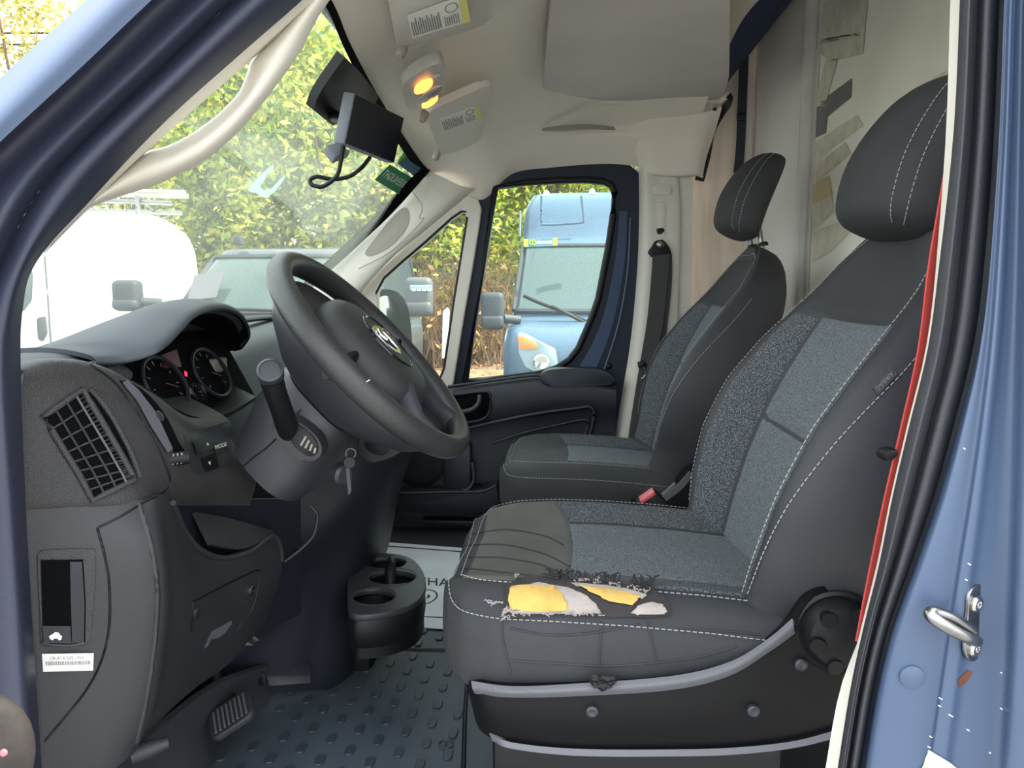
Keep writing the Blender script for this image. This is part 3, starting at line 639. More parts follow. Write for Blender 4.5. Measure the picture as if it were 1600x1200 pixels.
# ================================================================== SEATS
def tab(t, x):
    for (a, *va), (b, *vb) in zip(t, t[1:]):
        if x <= b: k = max((x - a) / (b - a), 0); return [p + (q - p) * k for p, q in zip(va, vb)]
    return list(t[-1][1:])
BACK = [(0, .232, .062, .10), (.1, .252, .070, .115), (.25, .270, .076, .125), (.42, .270, .070, .125), (.58, .255, .052, .115), (.72, .228, .033, .10), (.83, .198, .019, .088), (.91, .162, .010, .074), (.96, .124, .005, .06), (.99, .082, .002, .045), (1.0, .05, 0, .03)]
B0, T0 = Vector((.285, 0, .375)), Vector((.502, 0, .897))
AX = (T0 - B0).normalized(); NF = Vector((-AX.z, 0, AX.x))
def back_ring(h):
    W, p, D = tab(BACK, h); c = B0 + (T0 - B0) * h + NF * (0.016 * math.sin(math.pi * min(h * 1.3, 1)))
    half = [(0, -.004), (.35, 0), (.60, .008), (.78, p * .72), (.92, p), (1.0, p * .55), (1.03, -.03 * D / .12), (1.0, -D * .72), (.82, -D), (.3, -D - .008)]
    full = half + [(-y, w_) for y, w_ in reversed(half[1:])]
    return [c + Vector((0, -y * W, 0)) + NF * w_ for y, w_ in full]       # index 0..9 centre -> near side
def back_at(u, h): return at(back_ring(h), (u / 19.0) % 1.0, True)        # u > 0 near side
CUSH = [(-.168, .09, .355, .305), (-.163, .14, .372, .292), (-.150, .182, .390, .282), (-.125, .216, .402, .278), (-.08, .238, .408, .278), (-.02, .247, .410, .282), (.08, .25, .408, .290), (.18, .25, .402, .304), (.26, .25, .394, .310), (.335, .245, .385, .315)]
def cush_ring(x):
    W, zt, zb = tab(CUSH, x)
    half = [(0, zt - .014), (.4, zt - .012), (.66, zt - .004), (.82, zt + .006), (.95, zt - .002), (1.02, zt - .028), (1.035, (zt + zb) / 2), (1.0, zb + .008), (.9, zb), (.4, zb)]
    full = half + [(-y, z - (.010 if i > 4 else 0)) for i, (y, z) in enumerate(reversed(half[1:]))]
    return [Vector((x, -y * W, z)) for y, z in full]
def cush_at(u, x): return at(cush_ring(x), (u / 19.0) % 1.0, True)
def panel_on(fn, name, u0, u1, h0, h1, mt, parent, off, nu=14, nv=22, lift=.0035, sink=-.002, curve=None):
    c1 = curve or (lambda s: 0)
    """upholstery panel: a puffed piece of the cover surface"""
    base = [[fn(u0 + (u1 - u0) * i / (nu - 1), h0 + (h1 + c1(i / (nu - 1)) - h0) * j / (nv - 1)) for j in range(nv)] for i in range(nu)]
    ns = gnormals(base); s = 1 if ns[nu // 2][nv // 2].dot(Vector((-1, -.3, 1))) > 0 else -1
    g = [[base[i][j] + off + ns[i][j] * s * (sink if i in (0, nu - 1) or j in (0, nv - 1) else lift) for j in range(nv)] for i in range(nu)]
    v, f = gridgeo(g); return mk(name, v, f, mt, parent, 60)
def stitch_param(g, fn, pts, off, lift=.0022, n=60, **k):
    q = spl([Vector((a, b, 0)) for a, b in pts], n); path = []
    for p in q:
        a = fn(p.x, p.y); du = fn(p.x + .05, p.y) - a; dv = fn(p.x, p.y + .01) - a; nn = du.cross(dv)
        nn = nn.normalized() if nn.length > 1e-9 else Vector((0, 0, 1))
        if nn.dot(Vector((-1, -.6, 1))) < 0: nn = -nn
        path.append((a + off + nn * lift, nn))
    stitchgeo(g, path, **k)
def make_seat(yc, name, label, front, driver, drop, hdrop):
    off = Vector((0, yc, -drop)); offb = Vector((0, yc, 0)); t = thing(name, label, 'seat', (0.1, yc, 0.0))
    D = Vector((0, yc - 0.45, -drop * 1.3))
    # pedestal and runners
    pd_ = box('pedestal', (0.1, yc, 0.10), (0.38, 0.40, 0.20), 'black', t, bev=0.012)
    # side valance with grey strips
    def Q(px, py, Y): return P(px, py, Y) + D
    top = [(726, 1058, .30), (738, 1066, .215), (800, 1074, .19), (900, 1070, .188), (1050, 1060, .186), (1150, 1034, .186), (1215, 990, .186), (1262, 930, .186), (1300, 914, .19), (1350, 920, .2)]
    bot = [(744, 1130, .30), (756, 1146, .22), (800, 1166, .20), (900, 1176, .196), (1050, 1176, .196), (1150, 1172, .196), (1215, 1166, .196), (1262, 1158, .196), (1300, 1150, .196), (1350, 1140, .2)]
    md = [tuple(a * .5 + b * .5 - (0.006 if i == 2 else 0) for i, (a, b) in enumerate(zip(p, q))) for p, q in zip(top, bot)]
    va = patch('valance', [[Q(*c) for c in top], [Q(*c) for c in md], [Q(*c) for c in bot]], 'valance', t, 12, 50, thick=.012, toward=(0.2, -1, .3))
    patch('upper_strip', [[Q(736, 1064, .208), Q(800, 1072, .184), Q(900, 1068, .182), Q(1050, 1056, .180), Q(1140, 1034, .180), Q(1200, 998, .180), Q(1238, 966, .180)],
                          [Q(738, 1076, .204), Q(800, 1082, .178), Q(900, 1079, .176), Q(1050, 1068, .174), Q(1140, 1046, .174), Q(1200, 1010, .174), Q(1240, 978, .174)],
                          [Q(742, 1084, .208), Q(800, 1090, .184), Q(900, 1088, .182), Q(1050, 1078, .180), Q(1140, 1056, .180), Q(1200, 1020, .180), Q(1242, 990, .180)]], 'grey_strip', t, 8, 40, thick=.006, toward=(0.2, -1, .3))
    patch('lower_strip', [[Q(764, 1146, .205), Q(800, 1160, .19), Q(900, 1170, .188), Q(1050, 1171, .188), Q(1150, 1168, .188), Q(1240, 1158, .188), Q(1310, 1140, .188)],
                          [Q(770, 1158, .205), Q(800, 1170, .186), Q(900, 1181, .184), Q(1050, 1182, .184), Q(1150, 1179, .184), Q(1240, 1169, .184), Q(1312, 1152, .184)]], 'grey_strip', t, 4, 40, thick=.006, toward=(0.2, -1, .3))
    for x, y in () if not driver else ((925, 1109), (1176, 1108), (1250, 1036)):
        c = Q(x, y, .186); lathe('bolt', [(0.0001, 0), (.0075, 0), (.0075, .006), (.005, .0075), (.0001, .006)], c, (0, -1, 0), 'shroud', t, 14)
    # recline knob
    if driver:
        kc = Q(1308, 984, .19); kn = lathe('recline_knob', [(.0001, 0), (.050, 0), (.050, .010), (.046, .013), (.043, .012), (.040, .022), (.034, .030), (.02, .033), (.0001, .034)], kc, (-.15, -1, .05), 'black', t, 32)
        for k in range(6):
            a = math.radians(60 * k + 130); d = Vector((math.cos(a), 0, math.sin(a)))
            tube('grip_lobe', [kc + d * .030 + Vector((0, -.008, 0)), kc + d * .033 + Vector((0, -.034, 0))], .009, 'black', kn, seg=12)
    # cushion
    xs = [c[0] for c in CUSH]; st_ = []
    for a, b in zip(xs, xs[1:]): st_ += [a + (b - a) * k / 3 for k in range(3)]
    st_.append(xs[-1])
    v, f = loftgeo([[p + off for p in spl(cush_ring(x), 76, True)] for x in st_]); cu = mk('cushion', v, f, 'seat_dark', t, 60)
    def pn(nm, *a, **k): return panel_on(cush_at, nm, *a, t, off, **k)
    pf = panel_on(cush_at, 'cushion_nose', 3.1, -3.1, -.135, -.010, front, t, off, 30, 18, curve=lambda s: .036 * (1 - (2 * s - 1) ** 2))
    panel_on(cush_at, 'cushion_side_insert', 3.05, 1.5, -.035, .325, 'seat_speck', t, off, lift=.003)
    panel_on(cush_at, 'cushion_side_insert', -1.5, -3.05, -.035, .325, 'seat_speck', t, off, lift=.003)
    panel_on(cush_at, 'cushion_centre_insert', 1.5, -1.5, .0, .325, 'seat_light', t, off, lift=.003)
    g = G()
    stitch_param(g, cush_at, [(4.9, .32), (4.9, .15), (4.9, 0), (4.9, -.09), (4.6, -.135), (3.5, -.150), (1.5, -.154), (-1.5, -.154), (-3.5, -.15), (-4.6, -.135), (-4.9, -.05), (-4.9, .3)], off, n=160)
    stitch_param(g, cush_at, [(3.4, .32), (3.4, .1), (3.35, -.06), (3.0, -.125), (1.5, -.14), (-1.5, -.14), (-3.0, -.125), (-3.4, -.06), (-3.4, .3)], off, lift=.003, n=140)
    g.mk('cushion_stitching', 'thread', t)['kind'] = 'stuff'
    # backrest
    h0 = -.04 if driver else -.14; hs = [h0, h0 * .5] + [i / 24 for i in range(23)] + [.94, .965, .985, 1.0]; hs = sorted(set(hs))
    v, f = loftgeo([[p + offb for p in spl(back_ring(h), 95, True)] for h in hs]); bk_ = mk('backrest', v, f, 'seat_side', t, 60)
    panel_on(back_at, 'back_side_insert', 3.55, 2.1, h0 * .8, .70, 'seat_speck', t, offb)
    panel_on(back_at, 'back_side_insert', -2.1, -3.55, h0 * .8, .70, 'seat_speck', t, offb)
    panel_on(back_at, 'back_centre_insert', 2.1, -2.1, h0 * .8, .36, 'seat_light', t, offb)
    panel_on(back_at, 'back_centre_insert', 2.1, -2.1, .36, .70, 'seat_light', t, offb)
    panel_on(back_at, 'back_top_panel', 3.5, -3.5, .70, .94, 'seat_dark', t, offb, 30, 14)
    g = G()
    stitch_param(g, back_at, [(3.7, .02), (3.8, .2), (3.8, .45), (3.75, .7), (3.6, .88), (2.6, .945), (1, .96), (-1, .96), (-2.6, .945), (-3.6, .88), (-3.75, .7), (-3.8, .45), (-3.8, .2), (-3.7, .02)], offb, n=220, lift=.004)
    stitch_param(g, back_at, [(4.15, .03), (4.3, .2), (4.75, .42), (5.2, .6), (5.5, .75)], offb, n=60)
    g.mk('back_stitching', 'thread', t)['kind'] = 'stuff'
    # headrest on two posts
    HR = [((.480, .912), .085, .028), ((.478, .922), .112, .042), ((.480, .945), .124, .048), ((.493, .995), .126, .050), ((.516, 1.045), .117, .047), ((.540, 1.085), .099, .040), ((.559, 1.108), .072, .029), ((.569, 1.117), .04, .015)]
    HR = [((x - .4 * hdrop - (0 if driver else .026), z - hdrop), a, b) for (x, z), a, b in HR]
    rings = []
    for (x, z), a, b in HR:
        r = []
        for k in range(36):
            th = 2 * math.pi * k / 36; c, s = math.cos(th), math.sin(th)
            yy = a * math.copysign(abs(c) ** .72, c); ww = b * math.copysign(abs(s) ** .72, s); ww += .018 * (1 - (yy / a) ** 2) * (b / .06) if s > 0 else 0
            r.append(Vector((x, yc, z)) + Vector((0, yy, 0)) + Vector((-.94, 0, .34)) * ww)
        rings.append(r)
    cols = [spl([r[k] for r in rings], 26) for k in range(36)]
    v, f = loftgeo([[c[i] for c in cols] for i in range(26)]); hr = mk('headrest', v, f, 'seat_dark', t, 60)
    g = G()
    def hl(fr, n=26):
        k = int(fr * 36) % 36; return [(cols[k][i] * 1.0 + (cols[k][i] - Vector((.5, yc, 1.0))).normalized() * .001, None) for i in range(1, n - 1)]
    for fr in (.47, .40): stitchgeo(g, hl(fr))
    g.mk('headrest_stitching', 'thread', hr)['kind'] = 'stuff'
    for s in (-1, 1):
        tube('headrest_post', [(.515, yc + s * .055, .86), (.498, yc + s * .055, .95)], .0065, 'steel', t)
        lathe('post_collar', [(.0001, 0), (.013, 0), (.013, .008), (.008, .011), (.0001, .011)], (.512, yc + s * .055, .897), (-.2, 0, 1), 'black', t, 14)
    return t, cu, bk_, pf
dseat, dcu, dbk, dpf = make_seat(0.45, 'driver_seat', 'charcoal cloth driver seat with torn cushion showing yellow foam', 'seat_front', True, 0, .046)
pseat, pcu, pbk, ppf = make_seat(1.40, 'passenger_seat', 'charcoal cloth passenger seat, undamaged, beside the far door', 'seat_dark', False, .06, -.012)
# ---- the tear in the driver cushion
tb = bvh_of(dcu, *[o for o in dseat.children if o.name.startswith('cushion_') and 'stitch' not in o.name])
def dk(name, poly, mt, **k): return decal(name, tb, poly, mt, dseat, **k)
rnd = random.Random(4)
tear = [(790, 922), (806, 910), (822, 903), (850, 902), (900, 908), (950, 912), (990, 916), (1016, 925), (1036, 936), (1046, 950), (1046, 963), (990, 965), (930, 964), (870, 962), (800, 964), (788, 955)]
def jag(poly, a=1.6, n=4):
    out = []
    for (x0, y0), (x1, y1) in zip(poly, poly[1:] + poly[:1]):
        for k in range(n): out.append((x0 + (x1 - x0) * k / n + rnd.uniform(-a, a), y0 + (y1 - y0) * k / n + rnd.uniform(-a, a) * .7))
    return out
lab(dk('torn_cover', jag(tear), 'frayed', lift=.0052, sub=2), 'frayed dark edge of the torn cover')
lab(dk('batting', jag([(800, 922), (842, 917), (887, 924), (916, 935), (931, 947), (938, 959), (887, 960), (800, 959)], .8, 3), 'batting', lift=.0066, sub=2, bulge=.001), 'pale batting')
lab(dk('foam', jag([(798, 925), (816, 921), (842, 922), (865, 924), (878, 933), (886, 946), (887, 956), (846, 957), (800, 954), (796, 940)], .8, 3), 'foam', lift=.0082, sub=2, bulge=.002), 'exposed yellow foam')
lab(dk('batting', jag([(890, 917), (935, 920), (980, 926), (1010, 935), (1002, 941), (974, 932), (930, 926), (900, 922)], .9, 3), 'batting', lift=.0066, sub=2), 'pale batting')
lab(dk('foam', jag([(904, 922), (931, 925), (974, 931), (1001, 937), (986, 950), (952, 944), (927, 934)], .7, 3), 'foam', lift=.0082, sub=2, bulge=.0012), 'exposed yellow foam')
lab(dk('batting', jag([(984, 960), (995, 950), (1018, 944), (1035, 949), (1041, 958), (1037, 962), (995, 962)], .6, 3), 'batting', lift=.0076, sub=2, bulge=.002), 'pale batting')
g = G()
def thread(x, y, k, spread=5, r=.0005):
    q = []
    cx, cy = x, y
    for i in range(5):
        h = hit(tb, cx, cy)
        if h: q.append(h[0] + h[1] * (.0085 + .002 * rnd.random()))
        cx += rnd.uniform(-spread, spread); cy += rnd.uniform(-spread, spread) * .6
    if len(q) > 2: v, f = tubegeo(spl(q, 9), r, 4); g.add(v, f)
for i in range(26): thread(rnd.gauss(796, 4), rnd.gauss(956, 4), i, 4)
for i in range(40): x = rnd.uniform(802, 940); thread(x, 960 + rnd.uniform(-1.5, 1.5), i, 4)
for i in range(30): t_ = rnd.random(); thread(888 + 125 * t_, 915 + 20 * t_ * t_ + rnd.uniform(-1, 2), i, 4)
for x, y in ((810, 908), (768, 943), (783, 944), (775, 946), (807, 909)): 
    for i in range(4): thread(x, y, i, 3)
lab(g.mk('loose_threads', 'batting', dseat), 'white loose threads round the tear')['kind'] = 'stuff'
g = G()
for i in range(70): t_ = rnd.random(); thread(850 + 165 * t_, 904 + 12 * t_ + rnd.uniform(-2, 2), i, 5, .0008)
for i in range(14): thread(1012 + rnd.gauss(0, 4), 919 + rnd.gauss(0, 4), i, 6, .0008)
lab(g.mk('dark_frays', 'frayed', dseat), 'dark frayed yarn along the seam')['kind'] = 'stuff'
# gathers in the worn cover
for pts in ([(735, 835), (790, 828), (850, 838), (880, 852)], [(726, 852), (790, 852), (850, 866), (890, 886)], [(722, 872), (780, 872), (840, 882), (886, 900)], [(716, 888), (760, 892), (810, 898), (850, 902)],
            [(798, 982), (860, 992), (930, 988), (1000, 975)], [(796, 1032), (870, 1036), (960, 1040), (1080, 1028), (1150, 1010)], [(940, 972), (938, 1000), (936, 1040)], [(1012, 972), (1018, 1000), (1026, 1036)], [(784, 968), (786, 1000), (798, 1050)],
            [(1060, 985), (1120, 985), (1190, 992)]):
    ln = line_on(tb, pts, 30, .0006)
    if len(ln) > 3: seam('cover_crease', ln, .0013, 'seat_dark', dseat)
ttag = PS((1360, 607, .20), (1369, 617, .20), (1400, 586, .205), (1391, 576, .205))
bb_ = bvh_of(dbk)
h0 = [hit(bb_, x, y) for x, y in ((1361, 606), (1372, 618), (1391, 575), (1402, 586))]
if all(h0):
    m = quadmap(h0[0][0], h0[2][0], h0[1][0], h0[3][0], .004)
    tg = sheet('airbag_tag', m, 'rubber', dseat, .002); g = G()
    m2 = quadmap(h0[2][0], h0[0][0], h0[3][0], h0[1][0], .0046); maptext(g, m2, 'AIRBAG', .1, .3, .92, .72, 0, False)
    lab(g.mk('tag_lettering', 'grey_print', tg), 'embossed AIRBAG lettering')
# crumpled scrap of black cloth hanging at the cushion edge
bm = bmesh.new(); bmesh.ops.create_icosphere(bm, subdivisions=3, radius=1)
c = P(942, 1066, .172)
for v_ in bm.verts:
    n_ = v_.co.normalized(); r_ = .55 + .6 * rnd.random(); v_.co = c + Vector((n_.x * .016 * r_, n_.y * .007 * r_, n_.z * .010 * r_))
lab(mkbm('cloth_scrap', bm, 'black', dseat, 30), 'crumpled scrap of torn black cloth')
# ================================================================== DASHBOARD
dash = thing('dashboard', 'dark grey moulded dashboard with side vents and instrument hood', 'dashboard', (-0.6, 0.9, 0.05))
up = patch('end_panel', [
  [(-60, 590, .075), (-30, 572, .11), (20, 566, .17), (90, 572, .25), (150, 590, .33), (230, 590, .45)],
  [(30, 576, .075), (85, 562, .11), (150, 569, .17), (225, 606, .25), (292, 650, .35), (350, 650, .44)],
  [(32, 615, .072), (86, 606, .105), (166, 616, .165), (252, 648, .25), (308, 684, .35), (362, 688, .44)],
  [(34, 690, .072), (92, 686, .10), (190, 690, .16), (278, 702, .25), (332, 718, .35), (380, 718, .44)],
  [(38, 775, .072), (98, 775, .10), (208, 772, .155), (272, 764, .24), (338, 758, .36), (400, 750, .46)],
  [(40, 800, .075), (100, 800, .105), (214, 794, .16), (268, 790, .25), (320, 790, .37), (390, 790, .47)]], 'dash_side', dash, 40, 50, thick=.012)
lo = patch('knee_panel', [
  [(38, 770, .076), (98, 774, .104), (215, 782, .158), (258, 776, .20), (298, 842, .30), (345, 871, .38), (392, 860, .45), (430, 836, .52)],
  [(44, 860, .072), (106, 858, .10), (238, 850, .15), (266, 850, .20), (310, 888, .30), (350, 905, .38), (396, 898, .46), (440, 884, .54)],
  [(50, 940, .072), (112, 940, .10), (246, 930, .15), (274, 934, .20), (320, 950, .30), (360, 955, .39), (400, 945, .47), (430, 930, .54)],
  [(57, 1020, .072), (116, 1020, .10), (240, 1012, .15), (266, 1012, .2), (306, 1016, .30), (344, 1010, .39), (378, 1000, .46), (408, 982, .53)],
  [(64, 1110, .072), (122, 1112, .10), (228, 1110, .15), (246, 1106, .2), (282, 1086, .29), (318, 1056, .37), (354, 1030, .43), (394, 996, .5)],
  [(72, 1230, .072), (124, 1234, .10), (206, 1180, .15), (216, 1160, .21), (272, 1104, .30), (312, 1070, .38), (352, 1042, .44), (392, 1006, .52)]], 'dash', dash, 40, 60, thick=.012)
ub, lb, ab = bvh_of(up), bvh_of(lo), bvh_of(up, lo)
# shut lines between the mouldings
for pts in ([(140, 569), (182, 601), (227, 666), (257, 725), (263, 761), (221, 787), (190, 806), (152, 825)], [(152, 825), (164, 870), (171, 920), (168, 997), (140, 1070), (70, 1158)]):
    seam('shut_line', line_on(ab, pts, 60, .0002), .0014, 'black', dash)
seam('edge_bead', line_on(lb, [(217, 786), (236, 850), (246, 920), (242, 1000), (228, 1100), (214, 1160)], 60, -.001), .0035, 'dash', dash)
# near dash top behind the end panel and long top pad
patch('top_pad', [[V(-.93, .09, .69), V(-.95, .25, .69), V(-.98, .5, .63), V(-1.0, .93, .65), V(-.98, 1.35, .67), V(-.92, 1.74, .66)],
                  [V(-.74, .09, .70), V(-.75, .25, .703), V(-.76, .5, .66), V(-.78, .93, .69), V(-.8, 1.35, .71), V(-.8, 1.74, .685)],
                  [V(-.60, .09, .70), V(-.61, .25, .703), V(-.64, .5, .66), V(-.645, .93, .68), V(-.67, 1.35, .685), V(-.70, 1.74, .66)],
                  [V(-.60, .09, .64), V(-.60, .25, .63), V(-.61, .5, .60), V(-.60, .93, .58), V(-.61, 1.35, .58), V(-.66, 1.74, .56)],
                  [V(-.60, .09, .5), V(-.60, .25, .48), V(-.61, .5, .45), V(-.57, .93, .45), V(-.58, 1.35, .45), V(-.62, 1.74, .45)]], 'dash_top', dash, 30, 50, thick=.01, px=False)
tube('defroster_slot', [V(-.80, .75, .712), V(-.815, 1.2, .716), V(-.81, 1.66, .696)], .010, 'black', dash, flat=.4, n=12)
tube('pad_ridge', [V(-.72, .72, .712), V(-.745, 1.2, .716), V(-.755, 1.70, .692)], .014, 'dash_top', dash, flat=.5, n=16)
box('light_block', (-.78, .92, .36), (.34, 1.62, .5), 'black', dash)  # unseen black box added inside the dash to block light through gaps
box('firewall', (-1.03, .93, .15), (.03, 1.8, .9), 'black', dash)
patch('centre_wall', [[(500, 690, .70), (560, 684, .72), (600, 684, .75), (636, 694, .80), (650, 694, .95)], [(440, 790, .66), (500, 780, .70), (560, 775, .74), (604, 768, .80), (625, 765, .95)],
                      [(430, 870, .62), (470, 860, .66), (520, 850, .72), (580, 845, .80), (610, 842, .95)], [(400, 950, .58), (440, 940, .64), (500, 930, .70), (552, 925, .77), (590, 915, .95)],
                      [(350, 1010, .54), (410, 1022, .60), (480, 1044, .66), (545, 1040, .74), (590, 1020, .95)], [(330, 1060, .54), (400, 1080, .60), (480, 1080, .66), (540, 1070, .74), (590, 1050, .95)]], 'navy', dash, 24, 24, thick=.012)
patch('knee_fill', [[(262, 776, .30), (330, 780, .42), (400, 780, .52), (470, 780, .62)], [(262, 860, .30), (330, 880, .42), (400, 880, .52), (470, 880, .62)], [(262, 1000, .35), (330, 1000, .45), (400, 990, .55), (470, 960, .64)]], 'navy', dash, 8, 8, thick=.01)
tube('compartment_lip', PS((485, 790, .62), (496, 806, .62), (490, 836, .61), (470, 858, .60), (444, 878, .58)), .003, 'shroud', dash, n=24)
tube('compartment_rim', PS((270, 786, .22), (290, 832, .28), (318, 862, .33), (352, 872, .39), (394, 861, .45), (426, 838, .51), (438, 852, .53), (441, 876, .54)), .004, 'dash', dash, n=40)
patch('storage_tray', [[(305, 800, .36), (360, 810, .44), (430, 830, .54)], [(330, 850, .36), (380, 858, .44), (420, 840, .5)]], 'dash', dash, 6, 8, thick=.006)
# ---- instrument hood
rim = [(150, 569, .21), (195, 567, .235), (237, 556, .25), (260, 543, .27), (283, 520, .31), (305, 497, .36), (331, 486, .44), (357, 485, .52), (377, 494, .60), (388, 510, .66), (391, 528, .69), (380, 545, .70)]
R0 = PS(*rim); cr0 = P(331, 486, .44)
def hood_row(dx, crest, base):
    out = []
    for p in R0:
        k = (p.z - .66) / (cr0.z - .66); out.append(Vector((p.x + dx if k > .2 else p.x + dx, p.y, base + (crest - base) * max(k, -.2))))
    return out
rows = [[p + Vector((-.02, 0, -.006)) for p in R0], [p + Vector((0, 0, .001)) for p in R0], [p + Vector((-.010, 0, .012)) for p in R0], hood_row(-.06, .772, .682), hood_row(-.13, .748, .692), hood_row(-.20, .718, .692), hood_row(-.27, .690, .685)]
hood = patch('instrument_hood', rows, 'dash_top', dash, 26, 50, thick=.006, px=False, toward=(-.5, .3, 1.2))
rows2 = [[p + Vector((-.004, 0, -.002)) for p in R0], [Vector((p.x - .05, .45 + (p.y - .45) * .95, p.z - .008)) for p in R0], [Vector((-.62, .45 + (p.y - .45) * .9, p.z - .02)) for p in R0]]
patch('hood_underside', rows2, 'matte_black', dash, 10, 40, thick=.004, px=False, toward=(-.5, .45, .6))
patch('cluster_bowl', [[(190, 592, .24), (240, 618, .28), (300, 650, .36), (350, 648, .46), (400, 620, .56)], [(170, 580, .26), (220, 600, .30), (270, 630, .40), (315, 635, .50), (360, 600, .62)]], 'black', dash, 8, 20, thick=.006)
cn = Vector((.88, -.1, .46)).normalized(); co = Vector((-.60, .46, .655))
Bc = basis(Vector((0, -1, 0)).cross(cn).cross(cn) * 0 + Vector((0, 1, 0)), cn.cross(Vector((0, 1, 0))))
cy_ = Vector((0, 1, 0)); cz_ = cn.cross(cy_).normalized(); cz_ = cz_ if cz_.z > 0 else -cz_
cl = patch('instrument_cluster', [[co - cy_ * .19 - cz_ * .075, co + cy_ * .21 - cz_ * .075], [co - cy_ * .19 + cz_ * .07, co + cy_ * .21 + cz_ * .07]], 'matte_black', dash, 4, 4, thick=.01, px=False)
for k, (yy, zz, r) in enumerate(((-.06, -.01, .048), (.09, -.01, .048), (.015, -.035, .016))):
    c = co + cy_ * yy + cz_ * zz + cn * .003
    d_ = lathe('gauge', [(r * .86, .004), (r * .94, .006), (r, .004), (r, 0), (r * .86, 0)], c, cn, 'navy', cl, 32, 40, 'ring')
    g = G()
    for q in range(9):
        a = math.radians(220 - 32 * q); e = cy_ * math.cos(a) + cz_ * math.sin(a)
        v, f = tubegeo([c + e * r * .66 + cn * .001, c + e * r * .8 + cn * .001], .0008, 4); g.add(v, f)
    g.mk('gauge_marks', 'grey_print', d_)
    tube('needle', [c + cn * .003, c + cn * .003 + (cy_ * .8 - cz_ * .3) * r * .7], .0011, 'red_tint', d_, 6)
hb = bvh_of(cl)
decal('warning_light', hb, [(283, 582), (287, 584), (288, 591), (284, 590)], 'red_light', cl, lift=.006, sub=0)
decal('warning_light', hb, [(291, 608), (297, 610), (296, 619), (292, 617)], 'red_tint', cl, lift=.006, sub=0)
decal('trip_display', hb, [(246, 558), (272, 548), (280, 575), (252, 578)], 'red_tint', cl, lift=.005, sub=1)
box('cluster_glint', P(338, 573, .60), (.02, .05, .03), 'trim_dark', cl, bev=.004)  # beige box put in for a reflection inside the cluster
# ---- big side vent: frame, vanes and blades laid over the curved end panel
Lc = [(67, 651), (98, 702), (123, 741), (144, 781)]; Rc = [(127, 609), (164, 670), (196, 725), (209, 750)]
def vpx(a, b):
    l = at([Vector((x, y, 0)) for x, y in Lc], b); r = at([Vector((x, y, 0)) for x, y in Rc], b); p = l.lerp(r, a); return p.x, p.y
def on_up(a, b, lift):
    h = hit(ub, *vpx(a, b)); return h[0] + h[1] * lift
decal('vent_shade', ub, [vpx(0, k / 8) for k in range(9)] + [vpx(1, 1 - k / 8) for k in range(9)], 'matte_black', dash, lift=.001, sub=2)  # black skin laid on the panel in place of a shaded hollow
fr = [on_up(0, k / 8, .002) for k in range(9)] + [on_up(k / 4, 1, .002) for k in range(1, 5)] + [on_up(1, 1 - k / 8, .002) for k in range(1, 9)] + [on_up(1 - k / 4, 0, .002) for k in range(1, 4)]
tube('vent_frame', fr, .0038, 'dash_side', dash, seg=8, closed=True)
for a in (.28, .56, .80): tube('vent_vane', [on_up(a, k / 10, .0035) for k in range(11)], .0013, 'grey_strip' if a > .7 else 'shroud', dash, seg=6)
for k in range(1, 8): tube('vent_blade', [on_up(j / 6, k / 8, .0022) for j in range(7)], .0011, 'dash_side', dash, seg=6)
for k in range(30): tube('vent_rib', [on_up(.82, (k + .5) / 30, .0025), on_up(.97, (k + .5) / 30, .0025)], .0007, 'dash_side', dash, seg=5)
decal('vent_slot_shade', ub, [(134, 612), (142, 614), (172, 655), (196, 700), (213, 744), (208, 748), (188, 708), (160, 655)], 'matte_black', dash, lift=.0012, sub=2)  # shade inside the slot drawn as a flat black strip
tube('vent_outer_rim', [hit(ub, x, y)[0] for x, y in ((140, 608), (160, 630), (182, 664), (204, 706), (219, 745))], .0035, 'dash_side', dash, n=24)
# ---- narrow strip vent with thumb wheel
decal('strip_shade', ub, smooth2([(186, 596), (206, 600), (232, 618), (258, 650), (278, 690), (294, 716), (272, 708), (246, 660), (216, 622)], 40), 'matte_black', dash, lift=.001, sub=2)  # black patch paints the shade inside the strip vent
decal('strip_blade', ub, [(187, 598), (195, 595), (214, 611), (240, 647), (266, 702), (258, 708), (232, 668), (208, 624)], 'grey_strip', dash, lift=.004, sub=2)
h = hit(ub, 246, 652); lathe('slider', [(.0001, 0), (.008, 0), (.008, .004), (.005, .006), (.0001, .006)], h[0], h[1], 'shroud', dash, 14)
h = hit(ub, 274, 717); tw = tube('thumb_wheel', [h[0] + Vector((-.010, -.006, 0)), h[0] + Vector((.012, .010, 0))], .009, 'black', dash, seg=16)
for k in range(5): tube('wheel_rib', [h[0] + Vector((-.008 + .004 * k, -.013 + .003 * k, -.006)), h[0] + Vector((-.007 + .004 * k, -.012 + .003 * k, .008))], .0011, 'trim_dark', tw, 5)
# ---- switch panel with MODE buttons
decal('switch_panel', ub, [(286, 680), (354, 659), (364, 718), (358, 728), (312, 743), (300, 735)], 'dash', dash, lift=.0012, sub=2)
for nm, q in (('up', [(297, 690), (326, 683), (331, 703), (303, 712)]), ('mode', [(328, 694), (350, 688), (354, 705), (334, 712)]), ('down', [(310, 716), (334, 709), (338, 730), (318, 737)])):
    bt = decal('rocker_button', ub, q, 'black', dash, lift=.004, sub=1)
    hs_ = [hit(ub, *q[k])[0] for k in (3, 2, 0, 1)]; m = quadmap(*hs_, .0048); g = G()
    if nm == 'mode': maptext(g, m, 'MODE', .08, .34, .92, .68)
    elif nm == 'up': g.add([m(.6, .4), m(.74, .4), m(.67, .62)], [(0, 1, 2)])
    else: g.add([m(.3, .62), m(.46, .62), m(.38, .36)], [(0, 1, 2)])
    lab(g.mk('button_mark', 'white_print', bt), 'white MODE lettering' if nm == 'mode' else 'white arrow')
